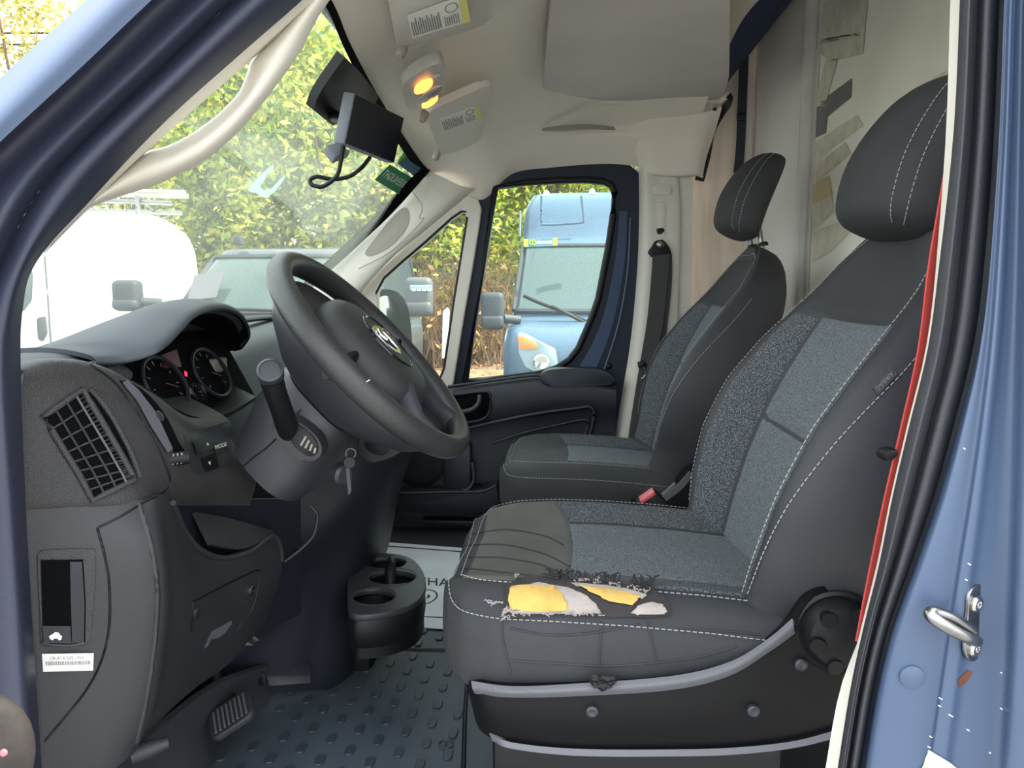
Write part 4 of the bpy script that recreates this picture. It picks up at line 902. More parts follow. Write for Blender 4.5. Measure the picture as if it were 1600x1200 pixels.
# ---- bonnet release recess, label, knee panel cover and screws
decal('release_bezel', lb, smooth2([(58, 880), (62, 862), (90, 858), (140, 858), (149, 866), (146, 940), (136, 1004), (100, 1008), (66, 1006), (62, 960)], 40), 'dash_side', dash, lift=.002, sub=2)
decal('release_shade', lb, [(62, 874), (130, 873), (134, 940), (133, 1002), (66, 1003), (64, 940)], 'matte_black', dash, lift=.003, sub=2)  # flat black patch for the shade behind the release lever
decal('release_lever', lb, [(109, 876), (128, 876), (132, 940), (131, 1002), (112, 1002), (110, 930)], 'navy', dash, lift=.0045, sub=2)
rl = decal('release_tab', lb, [(64, 976), (109, 976), (111, 1003), (66, 1003)], 'navy', dash, lift=.005, sub=2)
tube('release_lip', [hit(lb, x, y)[0] + hit(lb, x, y)[1] * .003 for x, y in ((64, 1003), (80, 1006), (110, 1007), (132, 1003))], .0018, 'shroud', dash, n=12)
lab(decal('bonnet_icon', lb, [(73, 992), (77, 989), (80, 988), (83, 985), (90, 986), (91, 989), (95, 991), (94, 996), (90, 998), (87, 995), (82, 995), (79, 998), (75, 996)], 'white_print', rl, lift=.0062, sub=0), 'white open bonnet symbol')
q = [hit(lb, x, y)[0] for x, y in ((67, 1049), (145, 1047), (65, 1021), (146, 1020))]; m = quadmap(*q, .0015)
bl = sheet('barcode_label', m, 'label'); tag(bl, 'white barcode label under the bonnet release on the dashboard end', 'label')
g = G(); maptext(g, m, 'CR-A14 GFE 1920', .14, .66, .80, .84, .0004)
x = .06; rr = random.Random(2)
while x < .95:
    wd = rr.uniform(.008, .022); maprects(g, m, [(x, .36, min(x + wd, .96), .58)], .0004); x += wd + rr.uniform(.008, .018)
lab(g.mk('label_print', 'grey_print', bl), 'faint grey code and barcode')
seam('cover_edge', line_on(lb, [(298, 985), (300, 944), (306, 938), (350, 915), (398, 892), (405, 896), (402, 920), (394, 950), (370, 985)], 60, .0005), .0013, 'black', dash)
for x, y in ((305, 958), (392, 922)):
    h = hit(lb, x, y); lathe('screw', [(.0001, 0), (.009, 0), (.009, .002), (.006, .004), (.0001, .002)], h[0] + h[1] * .0005, h[1], 'steel', dash, 14)
decal('scuff', lb, [(317, 1014), (324, 998), (330, 986), (346, 978), (361, 969), (362, 974), (352, 988), (340, 997), (330, 998), (324, 1010)], 'grey_strip', dash, lift=.0006, sub=1)
# ---- centre stack pod and ignition
pod = prism('centre_pod', [P(x, y, .69) for x, y in smooth2([(560, 690), (576, 676), (610, 668), (636, 676), (634, 698), (612, 714), (585, 722), (566, 716)], 32)], (0, .25, 0), 'dash', dash, bev=.01)
prism('pod_shade', [P(x, y, .686) for x, y in smooth2([(568, 694), (580, 688), (604, 690), (606, 704), (596, 712), (578, 706)], 20)], (0, .01, 0), 'black', dash, bev=.002)  # black plate painted in for a shaded hollow of the pod
prism('pod_button', [P(x, y, .684) for x, y in ((606, 688), (622, 684), (626, 690), (610, 696))], (0, .01, 0), 'shroud', dash, bev=.002)
ig = lathe('ignition_lock', [(.0001, 0), (.016, 0), (.016, .016), (.012, .02), (.0001, .02)], P(528, 738, .41), (.7, -.6, -.1), 'shroud', dash, 20)
kx = P(546, 722, .37); ky = thing('ignition_key', 'key hanging from the ignition below the steering wheel', 'key', tuple(kx))
prism('key_blade', PS((540, 728, .365), (546, 727, .365), (549, 768, .365), (544, 774, .365)), (0, .004, 0), 'shroud', ky)
lathe('key_head', [(.0001, 0), (.008, 0), (.009, .003), (.008, .007), (.0001, .007)], P(546, 722, .362), (.3, -1, .1), 'black', ky, 18)
lathe('key_ring', [(.006, 0), (.008, .001), (.008, .002), (.006, .002)], P(548, 708, .362), (.3, -1, 0), 'shroud', ky, 18, 40, 'ring')

# ================================================================== STEERING WHEEL AND COLUMN
WC = Vector((-.287, .45, .69)); WU = Vector((.677, 0, -.736)).normalized(); WY = Vector((0, 1, 0)); WN = Vector((-WU.z, 0, WU.x)).normalized()
def wp(u, y, n): return WC + WU * u + WY * y + WN * n
def sring(u0, hu, hy, n, k=40, e=.75): 
    out = []
    for i in range(k):
        a = 2 * math.pi * i / k; c, s = math.cos(a), math.sin(a)
        out.append(wp(u0 + hu * math.copysign(abs(c) ** e, c), hy * math.copysign(abs(s) ** e, s), n))
    return out
colm = thing('steering_column', 'grey plastic steering column shroud behind the wheel', 'steering column', tuple(wp(0, 0, -.3)))
v, f = loftgeo([sring(.02, .066, .09, -.235), sring(.016, .075, .09, -.20), sring(.004, .078, .088, -.165), sring(.0, .078, .085, -.115), sring(0, .07, .078, -.10)]); shr = mk('shroud', v, f, 'shroud', colm, 50)
sb = bvh_of(shr)
seam('shroud_seam', line_on(sb, [(365, 742), (395, 716), (425, 692), (470, 640)], 30, .0003), .0012, 'black', colm)
slot = smooth2([(424, 664), (432, 652), (450, 650), (474, 664), (496, 684), (503, 704), (496, 718), (478, 722), (454, 708), (432, 688)], 40)
stf = prism('stalk_surround', [P(x, y, .335) for x, y in slot], (0, .03, 0), 'dash', colm, bev=.005)
prism('stalk_boot', [P(x, y, .332) for x, y in smooth2([(452, 676), (462, 664), (478, 672), (494, 690), (496, 706), (486, 714), (470, 706), (456, 692)], 28)], (0, .02, 0), 'black', colm, bev=.003)
for k in range(4): tube('boot_rib', PS((470 + k * 7, 700 + k * 4 - 4, .331), (478 + k * 5, 684 + k * 6 - 2, .331)), .0016, 'trim_dark', colm, seg=6)
stk = thing('turn_signal_stalk', 'black indicator stalk with round grey end cap beside the wheel', 'stalk', tuple(P(455, 680, .34)))
tube('stem', PS((457, 682, .36), (448, 664, .33), (440, 640, .30), (430, 612, .275), (424, 592, .262)), [.017, .0155, .0145, .0145, .0155], 'black', stk, seg=16)
tip = P(422, 580, .255); sd = (P(422, 580, .255) - P(434, 620, .28)).normalized(); fd = (CAM - tip).normalized(); ad = (sd * .8 + fd * .8).normalized()
lathe('end_cap', [(.0001, -.014), (.0165, -.014), (.0172, -.004), (.0165, .004), (.013, .006), (.0125, .0045), (.0001, .0055)], tip, ad, 'shroud', stk, 28)
sw = thing('steering_wheel', 'worn black steering wheel with chrome emblem on its hub', 'steering wheel', tuple(WC))
N = 72; RW = .186
path = [wp(math.cos(2 * math.pi * i / N) * RW, math.sin(2 * math.pi * i / N) * RW, 0) for i in range(N)]
v, f = tubegeo(path, .0165, 16, False, 1.15, WN, True); rimo = mk('rim', v, f, 'wheel', sw, 60)
# deep dished back of the wheel
v, f = loftgeo([sring(0, .066, .075, -.10), sring(.0, .10, .10, -.085), sring(.0, .145, .125, -.055), sring(.0, .165, .135, -.03), sring(0, .168, .137, -.018), sring(0, .15, .12, -.012)]); bcv = mk('back_cover', v, f, 'shroud', sw, 50)
v, f = loftgeo([sring(.0, .105, .088, -.03, e=.8), sring(.0, .108, .09, -.005, e=.8), sring(.0, .10, .082, .014, e=.8), sring(.0, .085, .066, .024, e=.85), sring(.0, .05, .04, .03, e=.9)]); hub = mk('hub_pad', v, f, 'dash', sw, 50)
for y0, u0 in ((-1, -.01), (1, -.01)):
    sp = tube('spoke', [wp(u0, y0 * .07, -.018), wp(u0 + .004, y0 * .12, -.02), wp(u0 + .006, y0 * .178, -.008)], [.026, .022, .02], 'black', sw, seg=14, flat=.45, up=WU, n=None)
    for k in range(2): box('wheel_button', wp(u0 - .012 + .024 * k, y0 * .118, -.009), (.014, .018, .005), 'gloss_black', sp, rot=basis(WU, WY), bev=.002)
for y0 in (-1, 1): tube('lower_spoke', [wp(.07, y0 * .045, .0), wp(.12, y0 * .075, -.008), wp(.165, y0 * .085, -.002)], [.024, .019, .017], 'shroud', sw, seg=12, flat=.5, up=WY)
g0 = wp(-.005, 0, .031)
emb = plate('emblem', [[(-.026, -.012), (-.03, .012), (-.02, .022), (0, .026), (.02, .022), (.03, .012), (.026, -.012), (.014, -.026), (0, -.032), (-.014, -.026)], [(-.021, -.010), (-.0245, .010), (-.016, .017), (0, .020), (.016, .017), (.0245, .010), (.021, -.010), (.011, -.021), (0, -.026), (-.011, -.021)]], g0, WY * -1, WU * -1, .005, 'chrome', sw, bev=.001)
def ep(x, y, z=.002): return g0 + WY * -x + WU * -y + WN * z
plate('emblem_field', [[(-.026, -.012), (-.03, .012), (0, .026), (.03, .012), (.026, -.012), (0, -.032)]], g0 - WN * .002, WY * -1, WU * -1, .003, 'gloss_black', emb)
for s in (-1, 1): tube('ram_horn', [ep(s * .002, .012), ep(s * .012, .014), ep(s * .019, .007), ep(s * .018, -.004), ep(s * .011, -.006), ep(s * .009, .001)], [.003, .004, .0038, .0032, .0026, .0016], 'chrome', emb, seg=8)
tube('ram_face', [ep(0, .013), ep(0, .0), ep(0, -.012), ep(0, -.021)], [.004, .005, .004, .0022], 'chrome', emb, seg=8)
lab(mk('hub_bezel', *tubegeo([wp(math.cos(2 * math.pi * i / 40) * .05 + .0, math.sin(2 * math.pi * i / 40) * .045, .0285) for i in range(40)], .003, 8, False, 1, WN, True), 'gloss_black', sw), 'glossy bezel round the emblem')
h = hit(bvh_of(rimo), 573, 597)
if h: tube('rim_nick', [h[0] + Vector((-.004, 0, -.002)), h[0] + Vector((.004, 0, .003))], .0008, 'trim', sw, 5)
# ================================================================== CABIN FITTINGS
# ---- cup holder console
cup = thing('cup_holder', 'black three-well cup holder console on the floor hump between the seats', 'cup holder', (-.36, .85, 0.0))
ZT = .215
out = smooth2([(545, 930), (547, 900), (556, 876), (580, 867), (612, 865), (640, 872), (656, 888), (663, 908), (660, 926), (646, 941), (622, 951), (595, 957), (566, 960), (549, 956)], 56)
W_ = [PZ(x, y, ZT) for x, y in out]; cx = sum(p.x for p in W_) / len(W_); cyy = sum(p.y for p in W_) / len(W_)
def zl(pts): return [(p.x, p.y) for p in (PZ(x, y, ZT) for x, y in pts)]
plate('top_plate', [zl(out), zl(circ(603, 879, 33, 9)), zl(circ(612, 902, 39, 11)), zl(circ(584, 932, 35, 12.5))], (0, 0, ZT - .012), (1, 0, 0), (0, 1, 0), .012, 'shroud', cup, bev=.003)
rings = []
for z, k in ((ZT - .012, 1.0), (ZT - .02, 1.02), (ZT - .04, 1.03), (ZT - .065, .98), (ZT - .088, .86), (ZT - .10, .70)): rings.append([Vector((cx + (p.x - cx) * k, cyy + (p.y - cyy) * k, z)) for p in W_])
v, f = loftgeo([[Vector((cx + (p.x - cx) * .98, cyy + (p.y - cyy) * .98, ZT - .085)) for p in W_]] + [[Vector((cx + (p.x - cx) * .98, cyy + (p.y - cyy) * .98, ZT - .012)) for p in W_]] + rings); mk('body', v, f, 'black', cup, 40)
for x, y, rx in ((603, 879, 33), (612, 902, 39), (584, 932, 35)):
    c = PZ(x, y, ZT); r = (PZ(x + rx, y, ZT) - c).length * .96
    lathe('cup_well', [(r, -.014), (r * .9, -.07), (r * .86, -.072), (.0001, -.073)], c, (0, 0, 1), 'black', cup, 28, 40, False)
    lathe('well_rim', [(r * .98, -.002), (r * 1.02, .001), (r * 1.05, 0), (r * 1.02, -.004)], c, (0, 0, 1), 'shroud', cup, 32, 40, 'ring')
tube('divider_post', [PZ(610, 900, ZT) + V(0, 0, -.06), PZ(610, 896, ZT) + V(0, 0, .0), PZ(611, 888, ZT) + V(0, 0, .014), PZ(611, 885, ZT) + V(0, 0, .02)], [.012, .012, .010, .004], 'black', cup, seg=14)
box('console_foot', (-.46, .87, .05), (.14, .2, .1), 'black', cup, bev=.01)
# ---- rubber floor mat with raised studs
fmz = .008
FM = thing('floor_mat', 'ribbed dark rubber floor mat with rounded studs in the driver footwell', 'floor mat', (-.4, .75, 0))
def slab(name, poly, z0, z1, mt, parent, bev=.002): return prism(name, [V(p.x, p.y, z0) for p in (PZ(x, y, z1) for x, y in poly)], (0, 0, z1 - z0), mt, parent, bev=bev)
slab('mat_sheet', [(200, 1340), (330, 1190), (345, 1130), (372, 1090), (420, 1060), (560, 1014), (770, 1018), (790, 1100), (800, 1340)], .0, fmz, 'mat_rubber', FM, 0)
slab('mat_sheet', [(560, 1011), (575, 960), (790, 960), (770, 1015)], .0, fmz - .001, 'mat_rubber', FM, 0)
st0 = None; rr = random.Random(3)
def stud(px, py, sc=1.0):
    global st0
    p = PZ(px, py, fmz)
    if st0 is None:
        st0 = plate('stud', [rrect(.026, .013, .0055, 3)], (0, 0, 0), (1, 0, 0), (0, 1, 0), .0035, 'mat_stud', FM, bev=.0012); o = st0
    else:
        o = st0.copy(); COL.objects.link(o); o.parent = FM; o.matrix_parent_inverse = st0.matrix_parent_inverse.copy()
    o.location = p; o.rotation_euler = (0, 0, math.radians(90 + 8 * 0)); o.scale = (sc, sc, 1)
origin = PZ(700, 1180, fmz)
for i in range(-16, 4):
    for j in range(-3, 10):
        x = origin.x + i * .042; y = origin.y + j * .062 + (.031 if i % 2 else 0); p = V(x, y, fmz)
        d = _R.transposed() @ (p - CAM); px_, py_ = 800 + FPX * d.x / -d.z, 600 - FPX * d.y / -d.z
        if 330 < px_ < 770 and 965 < py_ < 1215 and not (px_ < 420 and py_ < 1230 - (px_ - 330) * 1.0 and py_ < 1150) and not (py_ < 1040 and px_ < 600) and abs(py_ - 1016) > 9 and px_ < 722: stud(px_, py_)
tube('mat_groove', [PZ(x, y, fmz) for x, y in ((560, 1014), (620, 1015), (700, 1018), (740, 1020))], .004, 'black', FM, n=12)
tube('mat_groove', [PZ(x, y, fmz) for x, y in ((735, 1018), (728, 1090), (724, 1200), (722, 1300))], .004, 'black', FM, n=12)
for x, y in ((697, 1164), (594, 1026)):
    h = PZ(x, y, fmz); tw = lathe('mat_fastener', [(.0001, 0), (.014, 0), (.014, .002), (.011, .003), (.010, .001), (.0001, .002)], h, (0, 0, 1), 'mat_stud', FM, 20)
    box('fastener_slot', h + V(0, 0, .003), (.003, .012, .002), 'black', tw, bev=0)
# ---- paper floor mat on the passenger side
pm = quadmap(PZ(560, 975, .012), PZ(830, 990, .012), PZ(590, 846, .012), PZ(800, 862, .012), 0)
pp = sheet('paper_mat', pm, 'paper', None, .001, 6); tag(pp, 'white printed paper floor mat beyond the cup holder', 'paper mat')
g = G(); maprects(g, pm, [(.03, .93, .97, .945), (.03, .10, .04, .945), (.03, .10, .97, .108)], .0006)
pm2 = quadmap(PZ(652, 914, .012), PZ(800, 922, .012), PZ(652, 902, .012), PZ(800, 909, .012), .0008); maptext(g, pm2, 'THANK YOU', 0, 0, 1.0, 1.0)
lab(g.mk('mat_print', 'ink', pp), 'black border and THANK YOU lettering')
g = G(); c = PZ(664, 932, .0128); v, f = tubegeo([c + V(math.cos(a) * .03, math.sin(a) * .045, 0) for a in [2 * math.pi * k / 32 for k in range(32)]], .002, 6, False, .3, Vector((0, 0, 1)), True); g.add(v, f)
g.add([c + V(.006, -.012, .0006), c + V(.014, 0, .0006), c + V(.006, .016, .0006)], [(0, 1, 2)]); lab(g.mk('mat_emblem', 'ink', pp), 'round black emblem')
# ---- pedals
bp_ = thing('brake_pedal', 'ribbed rubber brake pedal below the knee panel', 'pedal', tuple(P(362, 1118, .45)))
pp0 = P(362, 1118, .44); e1_ = (P(386, 1098, .46) - P(337, 1130, .44)).normalized(); e2_ = (P(352, 1086, .49) - P(374, 1150, .40)).normalized(); Rb = basis(e1_, e2_); nb = Rb @ Vector((0, 0, 1))
if nb.x < 0 and nb.z < 0: pass
Z_ = nb if nb.dot(CAM - pp0) > 0 else -nb
def pd2(a, b, c=0): return pp0 + Rb @ Vector((a, b, 0)) + Z_ * c
pad_ = plate('pad', [rrect(.068, .060, .012)], pp0 - nb * .006, Rb @ Vector((1, 0, 0)), Rb @ Vector((0, 1, 0)), .012, 'rubber', bp_, bev=.003)
for k in range(8): tube('pad_rib', [pd2(-.026 + k * .0075, -.024, .007), pd2(-.026 + k * .0075, .024, .007)], .0018, 'grey_strip', pad_, seg=6)
tube('pedal_arm', [pd2(0, 0, -.008), pd2(0, .05, -.03), P(340, 1060, .52), P(330, 980, .55)], .012, 'black', bp_, flat=.5, n=14)
ac = thing('accelerator_pedal', 'flat black accelerator pedal beside the brake', 'pedal', tuple(P(440, 1064, .62)))
prism('pedal_plate', PS((416, 1056, .60), (486, 1056, .63), (487, 1068, .62), (420, 1073, .59)), (-.012, .03, .012), 'rubber', ac, bev=.004)
prism('pedal_hinge', PS((394, 1052, .58), (414, 1054, .58), (414, 1076, .575), (396, 1064, .58)), (-.02, .03, .02), 'black', ac, bev=.003)
lc = thing('carpet_fold', 'crumpled black carpet and cable boot under the dashboard end', 'carpet', tuple(P(260, 1160, .35)))
patch('carpet', [[(180, 1200, .2), (260, 1130, .3), (340, 1070, .45), (420, 1040, .6)], [(200, 1240, .25), (280, 1150, .36), (350, 1110, .5), (420, 1075, .62)], [(240, 1290, .3), (320, 1210, .4), (350, 1150, .52), (420, 1100, .62)]], 'floor', lc, 10, 14, thick=.01)
tube('cable_boot', PS((195, 1186, .22), (225, 1178, .26), (250, 1180, .3)), [.012, .010, .006], 'rubber', lc, n=10) if False else lathe('cable_boot', [(.0001, 0), (.012, 0), (.012, .02), (.008, .045), (.0001, .05)], P(205, 1180, .2), (.8, .5, .1), 'rubber', lc, 16)
# ---- sun visors
def visor(name, label, quad, Y4, labelq, hinge, mir):
    t = thing(name, label, 'sun visor', tuple(P(quad[0][0], quad[0][1], Y4[0])))
    c = [P(x, y, Y) for (x, y), Y in zip(quad, Y4)]
    poly = smooth_poly(c, .045); nrm = (c[1] - c[0]).cross(c[3] - c[0]).normalized(); nrm = nrm if nrm.z > 0 else -nrm
    body = prism('visor_body', poly, nrm * .018, 'visor', t, bev=.006)
    def q(x, y): d = ray(x, y); return CAM + d * ((c[0] - CAM).dot(nrm) / d.dot(nrm))
    m = quadmap(*[q(*k) - nrm * .001 for k in labelq], 0)
    s = sheet('warning_label', m, 'label', t, .0005, 2)
    g = G(); rr = random.Random(7)
    for k in range(13): maprects(g, m, [(.03 + k * .04, .08, .05 + k * .04, rr.uniform(.6, .93))], .0006)
    for k in range(7): maprects(g, m, [(.60 + k * .036, .08, .615 + k * .036, rr.uniform(.42, .5))], .0006)
    v, f = tubegeo([m(.74 + .1 * math.cos(a), .73 + .16 * math.sin(a), .0006) for a in [2 * math.pi * k / 20 for k in range(20)]], .0009, 4, False, 1, nrm, True); g.add(v, f)
    lab(g.mk('label_text', 'grey_print', s), 'columns of small grey print')
    g = G(); maprects(g, m, [(.88, 0, 1.0, 1.0)], .0007); lab(g.mk('label_stripe', 'yellow_print', s), 'yellow warning stripe')
    for hx, hy, hY in hinge: lathe('visor_hinge', [(.0001, 0), (.010, 0), (.010, .02), (.006, .026), (.0001, .026)], P(hx, hy, hY), (-.2, -.5, -.8), 'trim_dark', t, 14)
    return t
def smooth_poly(c, r):
    out = []; n = len(c)
    for i in range(n):
        a, p, b = c[i - 1], c[i], c[(i + 1) % n]; da = (a - p); db = (b - p); ra = min(r, da.length * .45); rb = min(r, db.length * .45)
        p0 = p + da.normalized() * ra; p1 = p + db.normalized() * rb
        for k in range(5): s = k / 4; out.append(p0 * (1 - s) ** 2 + p * 2 * s * (1 - s) + p1 * s * s)
    return out
visor('sun_visor', 'near grey sun visor with a large warning label, top edge of the picture', [(596, -50), (622, 82), (770, 36), (776, -60)], (.52, .88, .86, .5), ((645, 59), (735, 32), (636, 23), (728, -10)), [(630, 74, .86)], 1)
visor('sun_visor', 'far grey sun visor with a smaller warning label, beside the lamp', [(664, 176), (690, 246), (752, 222), (774, 128)], (1.12, 1.50, 1.50, 1.10), ((693, 206), (754, 184), (686, 184), (748, 163)), [(664, 176, 1.1), (684, 238, 1.47)], 1)
# ---- dome lamp
lt = thing('dome_lamp', 'lit amber map lamp console in the headliner between the visors', 'lamp', tuple(P(668, 140, .98)))
LQ = [(627, 130), (676, 104), (692, 92), (698, 130), (690, 150), (646, 176)]
LA, LB, LC = P(624, 132, .95), P(692, 92, .90), P(640, 178, 1.06)
LN = (LB - LA).cross(LC - LA).normalized(); LN = LN if LN.dot(CAM - LA) > 0 else -LN
def LP(x, y, d=0): r = ray(x, y); return CAM + r * ((LA - CAM).dot(LN) / r.dot(LN)) + LN * d
bzl = smooth_poly([LP(624, 132), LP(692, 92), LP(700, 134), LP(640, 178)], .03)
prism('lamp_housing', bzl, LN * -.03, 'lamp_plastic', lt, bev=.006)
prism('lamp_panel', smooth_poly([LP(640, 140, .006), LP(688, 112, .006), LP(695, 132, .006), LP(650, 170, .006)], .018), LN * -.01, 'lamp_plastic', lt, bev=.002)
def oval(nm, cx, cy, a, b, ang, d, mt, h=.006, bev=.002):
    ca, sa = math.cos(ang), math.sin(ang); pts = [(cx + a * math.cos(t) * ca - b * math.sin(t) * sa, cy + a * math.cos(t) * sa + b * math.sin(t) * ca) for t in [2 * math.pi * k / 28 for k in range(28)]]
    return prism(nm, [LP(x, y, d) for x, y in pts], LN * -h, mt, lt, bev=bev)
an = math.radians(-34)
lab(oval('lamp_lens', 661, 130, 17, 7.5, an, .010, 'lamp_lens'), 'glowing amber lens'); lab(oval('lamp_lens', 671, 154, 15, 5.5, an, .010, 'lamp_lens'), 'glowing amber lens')
sw_ = oval('rocker_switch', 672, 142, 22, 6.5, an, .010, 'lamp_plastic')
g = G()
for k in range(8): x0 = 668 + k * 2.8; y0 = 144 - k * 1.9; v, f = tubegeo([LP(x0, y0 - 2.2, .0115), LP(x0 + 1, y0 + 2.2, .0115)], .0007, 4); g.add(v, f)
g.mk('switch_ridges', 'black', sw_)
# ---- monitor on its bracket with cable, sensor cover on the glass
sc_ = patch('mirror_mount', [[(538, 90, .80), (560, 110, .88), (592, 150, 1.10)], [(500, 145, .82), (540, 160, .92), (578, 170, 1.06)], [(490, 172, .84), (512, 190, .92), (520, 196, .97)]], 'black', None, 8, 8, thick=.02)
tag(sc_, 'black sensor cover at the top centre of the windscreen', 'sensor cover')
mo = thing('monitor', 'dark backup camera monitor hanging at the top of the windscreen', 'monitor', tuple(P(580, 200, .95)))
mc = [P(553, 145, .86), P(632, 184, 1.00), P(616, 256, .99), P(537, 225, .85)]
back = V(-.02, -.006, .002)
prism('monitor_case', mc, back, 'monitor', mo, bev=.003)
mm = quadmap(mc[3], mc[2], mc[0], mc[1], .001); sheet('screen', lambda x, y, z=0: mm(.02 + .96 * x, .02 + .96 * y, .0006), 'screen', mo, .0005)
g = G()
for k in range(6): maprects(g, mm, [(.1 + k * .14, .035, .12 + k * .14, .05)], .0016)
lab(g.mk('monitor_keys', 'grey_print', mo), 'small grey key marks')
prism('bracket', PS((509, 227, .82), (527, 222, .83), (548, 236, .86), (524, 245, .83)), (-.01, .01, -.012), 'monitor', mo, bev=.002)
tube('bracket_arm', PS((548, 190, .87), (530, 185, .90), (520, 180, .92)), .012, 'black', mo, n=8)
tube('cable', PS((537, 228, .84), (533, 250, .83), (526, 275, .83), (505, 291, .83), (488, 289, .83), (485, 281, .835), (496, 276, .84), (518, 280, .85), (545, 276, .86), (565, 262, .87), (578, 246, .90)), .0042, 'black', mo, n=70)
# ---- stickers and glue residue on the glass
def glass_quad(pts, lift=.003):
    q = [hit(wg, x, y) for x, y in pts]; q = [h[0] if h else P(x, y, 1.70) for h, (x, y) in zip(q, pts)]; return quadmap(*q, lift)
m = glass_quad([(584, 280), (622, 303), (608, 256), (648, 280)]); s1 = sheet('windscreen_sticker', m, 'green_sticker'); tag(s1, 'green sticker with mirrored GREENLIGHT lettering in the windscreen corner', 'sticker')
g = G(); maptext(g, m, 'GREENLIGHT', .04, .34, .97, .72, .0006, True); lab(g.mk('lettering', 'white_print', s1), 'white mirrored lettering')
m = glass_quad([(619, 254), (649, 277), (634, 231), (661, 262)]); s2 = sheet('windscreen_sticker', m, 'blue_sticker'); tag(s2, 'blue and lime sticker above the green one in the windscreen corner', 'sticker')
g = G(); maptext(g, m, 'element', .2, .55, .86, .84, .0006, True); lab(g.mk('lettering', 'white_print', s2), 'white mirrored lettering')
g = G(); maprects(g, m, [(0, 0, .16, 1)], .0006); v, f = tubegeo([m(.88 + .06 * math.cos(a), .5 + .2 * math.sin(a), .0008) for a in [2 * math.pi * k / 16 for k in range(16)]], .0012, 4, False, 1, Vector((0, 1, 0)), True); g.add(v, f); lab(g.mk('lime_band', 'lime_sticker', s2), 'lime green edge and ring')
res = decal('glue_residue', wg, [(385, 296), (392, 285), (404, 274), (416, 262), (425, 255), (427, 259), (414, 274), (405, 290), (411, 296), (424, 292), (434, 280), (445, 272), (442, 280), (428, 298), (414, 308), (406, 305), (398, 300), (390, 299)], 'residue', None, lift=.003, sub=1)
tag(res, 'white U-shaped glue residue on the windscreen', 'residue')
# ---- seat belts
def strap(name, pts, w, mt, parent, wd=(1, 0, 0), n=30):
    wd = Vector(wd).normalized() * w / 2; q = spl(pts, n); g = [[p - wd for p in q], [p + wd for p in q]]; v, f = gridgeo(g, .0016); return mk(name, v, f, mt, parent)
sbp = thing('seat_belt', 'black seat belt hanging from the beige passenger door pillar', 'seat belt', tuple(P(1030, 400, 1.74)))
prism('belt_guide', PS((1012, 394, 1.74), (1018, 386, 1.74), (1024, 376, 1.74), (1036, 374, 1.74), (1046, 386, 1.74), (1050, 396, 1.74), (1044, 402, 1.74), (1018, 402, 1.74)), (0, .015, 0), 'black', sbp, bev=.004)
lathe('guide_bolt', [(.0001, 0), (.012, 0), (.012, .003), (.008, .006), (.0001, .006)], P(1032, 382, 1.738), (0, -1, 0), 'steel', sbp, 18)
strap('webbing', PS((1033, 398, 1.735), (1030, 440, 1.735), (1024, 500, 1.735), (1014, 560, 1.73), (1004, 620, 1.72), (994, 690, 1.70), (990, 760, 1.68)), .052, 'black_belt', sbp, (1, 0, .1))
strap('webbing', PS((1040, 398, 1.745), (1040, 440, 1.745), (1034, 500, 1.745), (1026, 560, 1.745), (1010, 640, 1.74)), .04, 'black_belt', sbp, (1, 0, .1))
prism('latch_tongue', PS((996, 566, 1.71), (1008, 564, 1.71), (1010, 572, 1.71), (998, 576, 1.71)), (0, .012, 0), 'black', sbp, bev=.003)
tube('latch_loop', PS((1006, 574, 1.715), (1008, 586, 1.715), (1002, 592, 1.715)), .003, 'steel', sbp, n=10)
sbd = thing('seat_belt', 'red seat belt running down beside the driver seat back', 'seat belt', tuple(P(1420, 640, .1)))
strap('webbing', PS((1487, 250, .06), (1473, 330, .06), (1458, 420, .06), (1443, 542, .06), (1416, 665, .06), (1389, 780, .06), (1362, 910, .06), (1345, 1000, .06)), .013, 'red_belt', sbd, (1, .6, .1), 40)
prism('belt_stop', PS((1378, 712, .06), (1386, 704, .055), (1404, 702, .05), (1406, 712, .05), (1396, 720, .055), (1382, 722, .06)), (0, .02, 0), 'black', sbd, bev=.003)
bkl = thing('belt_buckle', 'black belt buckle with pink-red button between the seats', 'buckle', tuple(P(1025, 800, 1.0)))
prism('buckle_body', PS((1002, 786, 1.0), (1024, 770, 1.0), (1042, 784, 1.0), (1036, 830, 1.0), (1012, 826, 1.0)), (.0, .05, 0), 'black', bkl, bev=.004)
prism('release_button', PS((1000, 783, .995), (1022, 768, .995), (1025, 773, .995), (1003, 788, .995)), (0, .04, 0), 'red_plastic', bkl, bev=.002)
patch('stalk_strap', [[(1034, 776, 1.02), (1060, 756, 1.05), (1078, 736, 1.08)], [(1040, 784, 1.02), (1066, 764, 1.05), (1082, 744, 1.08)]], 'grey_strip', bkl, 6, 10, thick=.004)
tube('buckle_stalk', [P(1024, 815, 1.03), V(.18, 1.12, .28), V(.18, 1.21, .16)], .012, 'black', bkl, n=10)
tube('stalk_rod', PS((1070, 822, .85), (1085, 806, .86)), .004, 'steel', bkl, n=6)
bs = thing('cargo_strap', 'dark strap hanging on the cargo side panel behind the pillar', 'strap', tuple(P(1158, 200, 1.8)))
strap('webbing', PS((1166, -20, 1.80), (1163, 80, 1.80), (1160, 160, 1.80), (1157, 230, 1.80), (1153, 270, 1.80)), .028, 'belt_dark', bs, (1, 0, 0))
prism('buckle', PS((1152, 176, 1.79), (1166, 176, 1.79), (1166, 188, 1.79), (1152, 188, 1.79)), (0, .01, 0), 'black', bs, bev=.002)
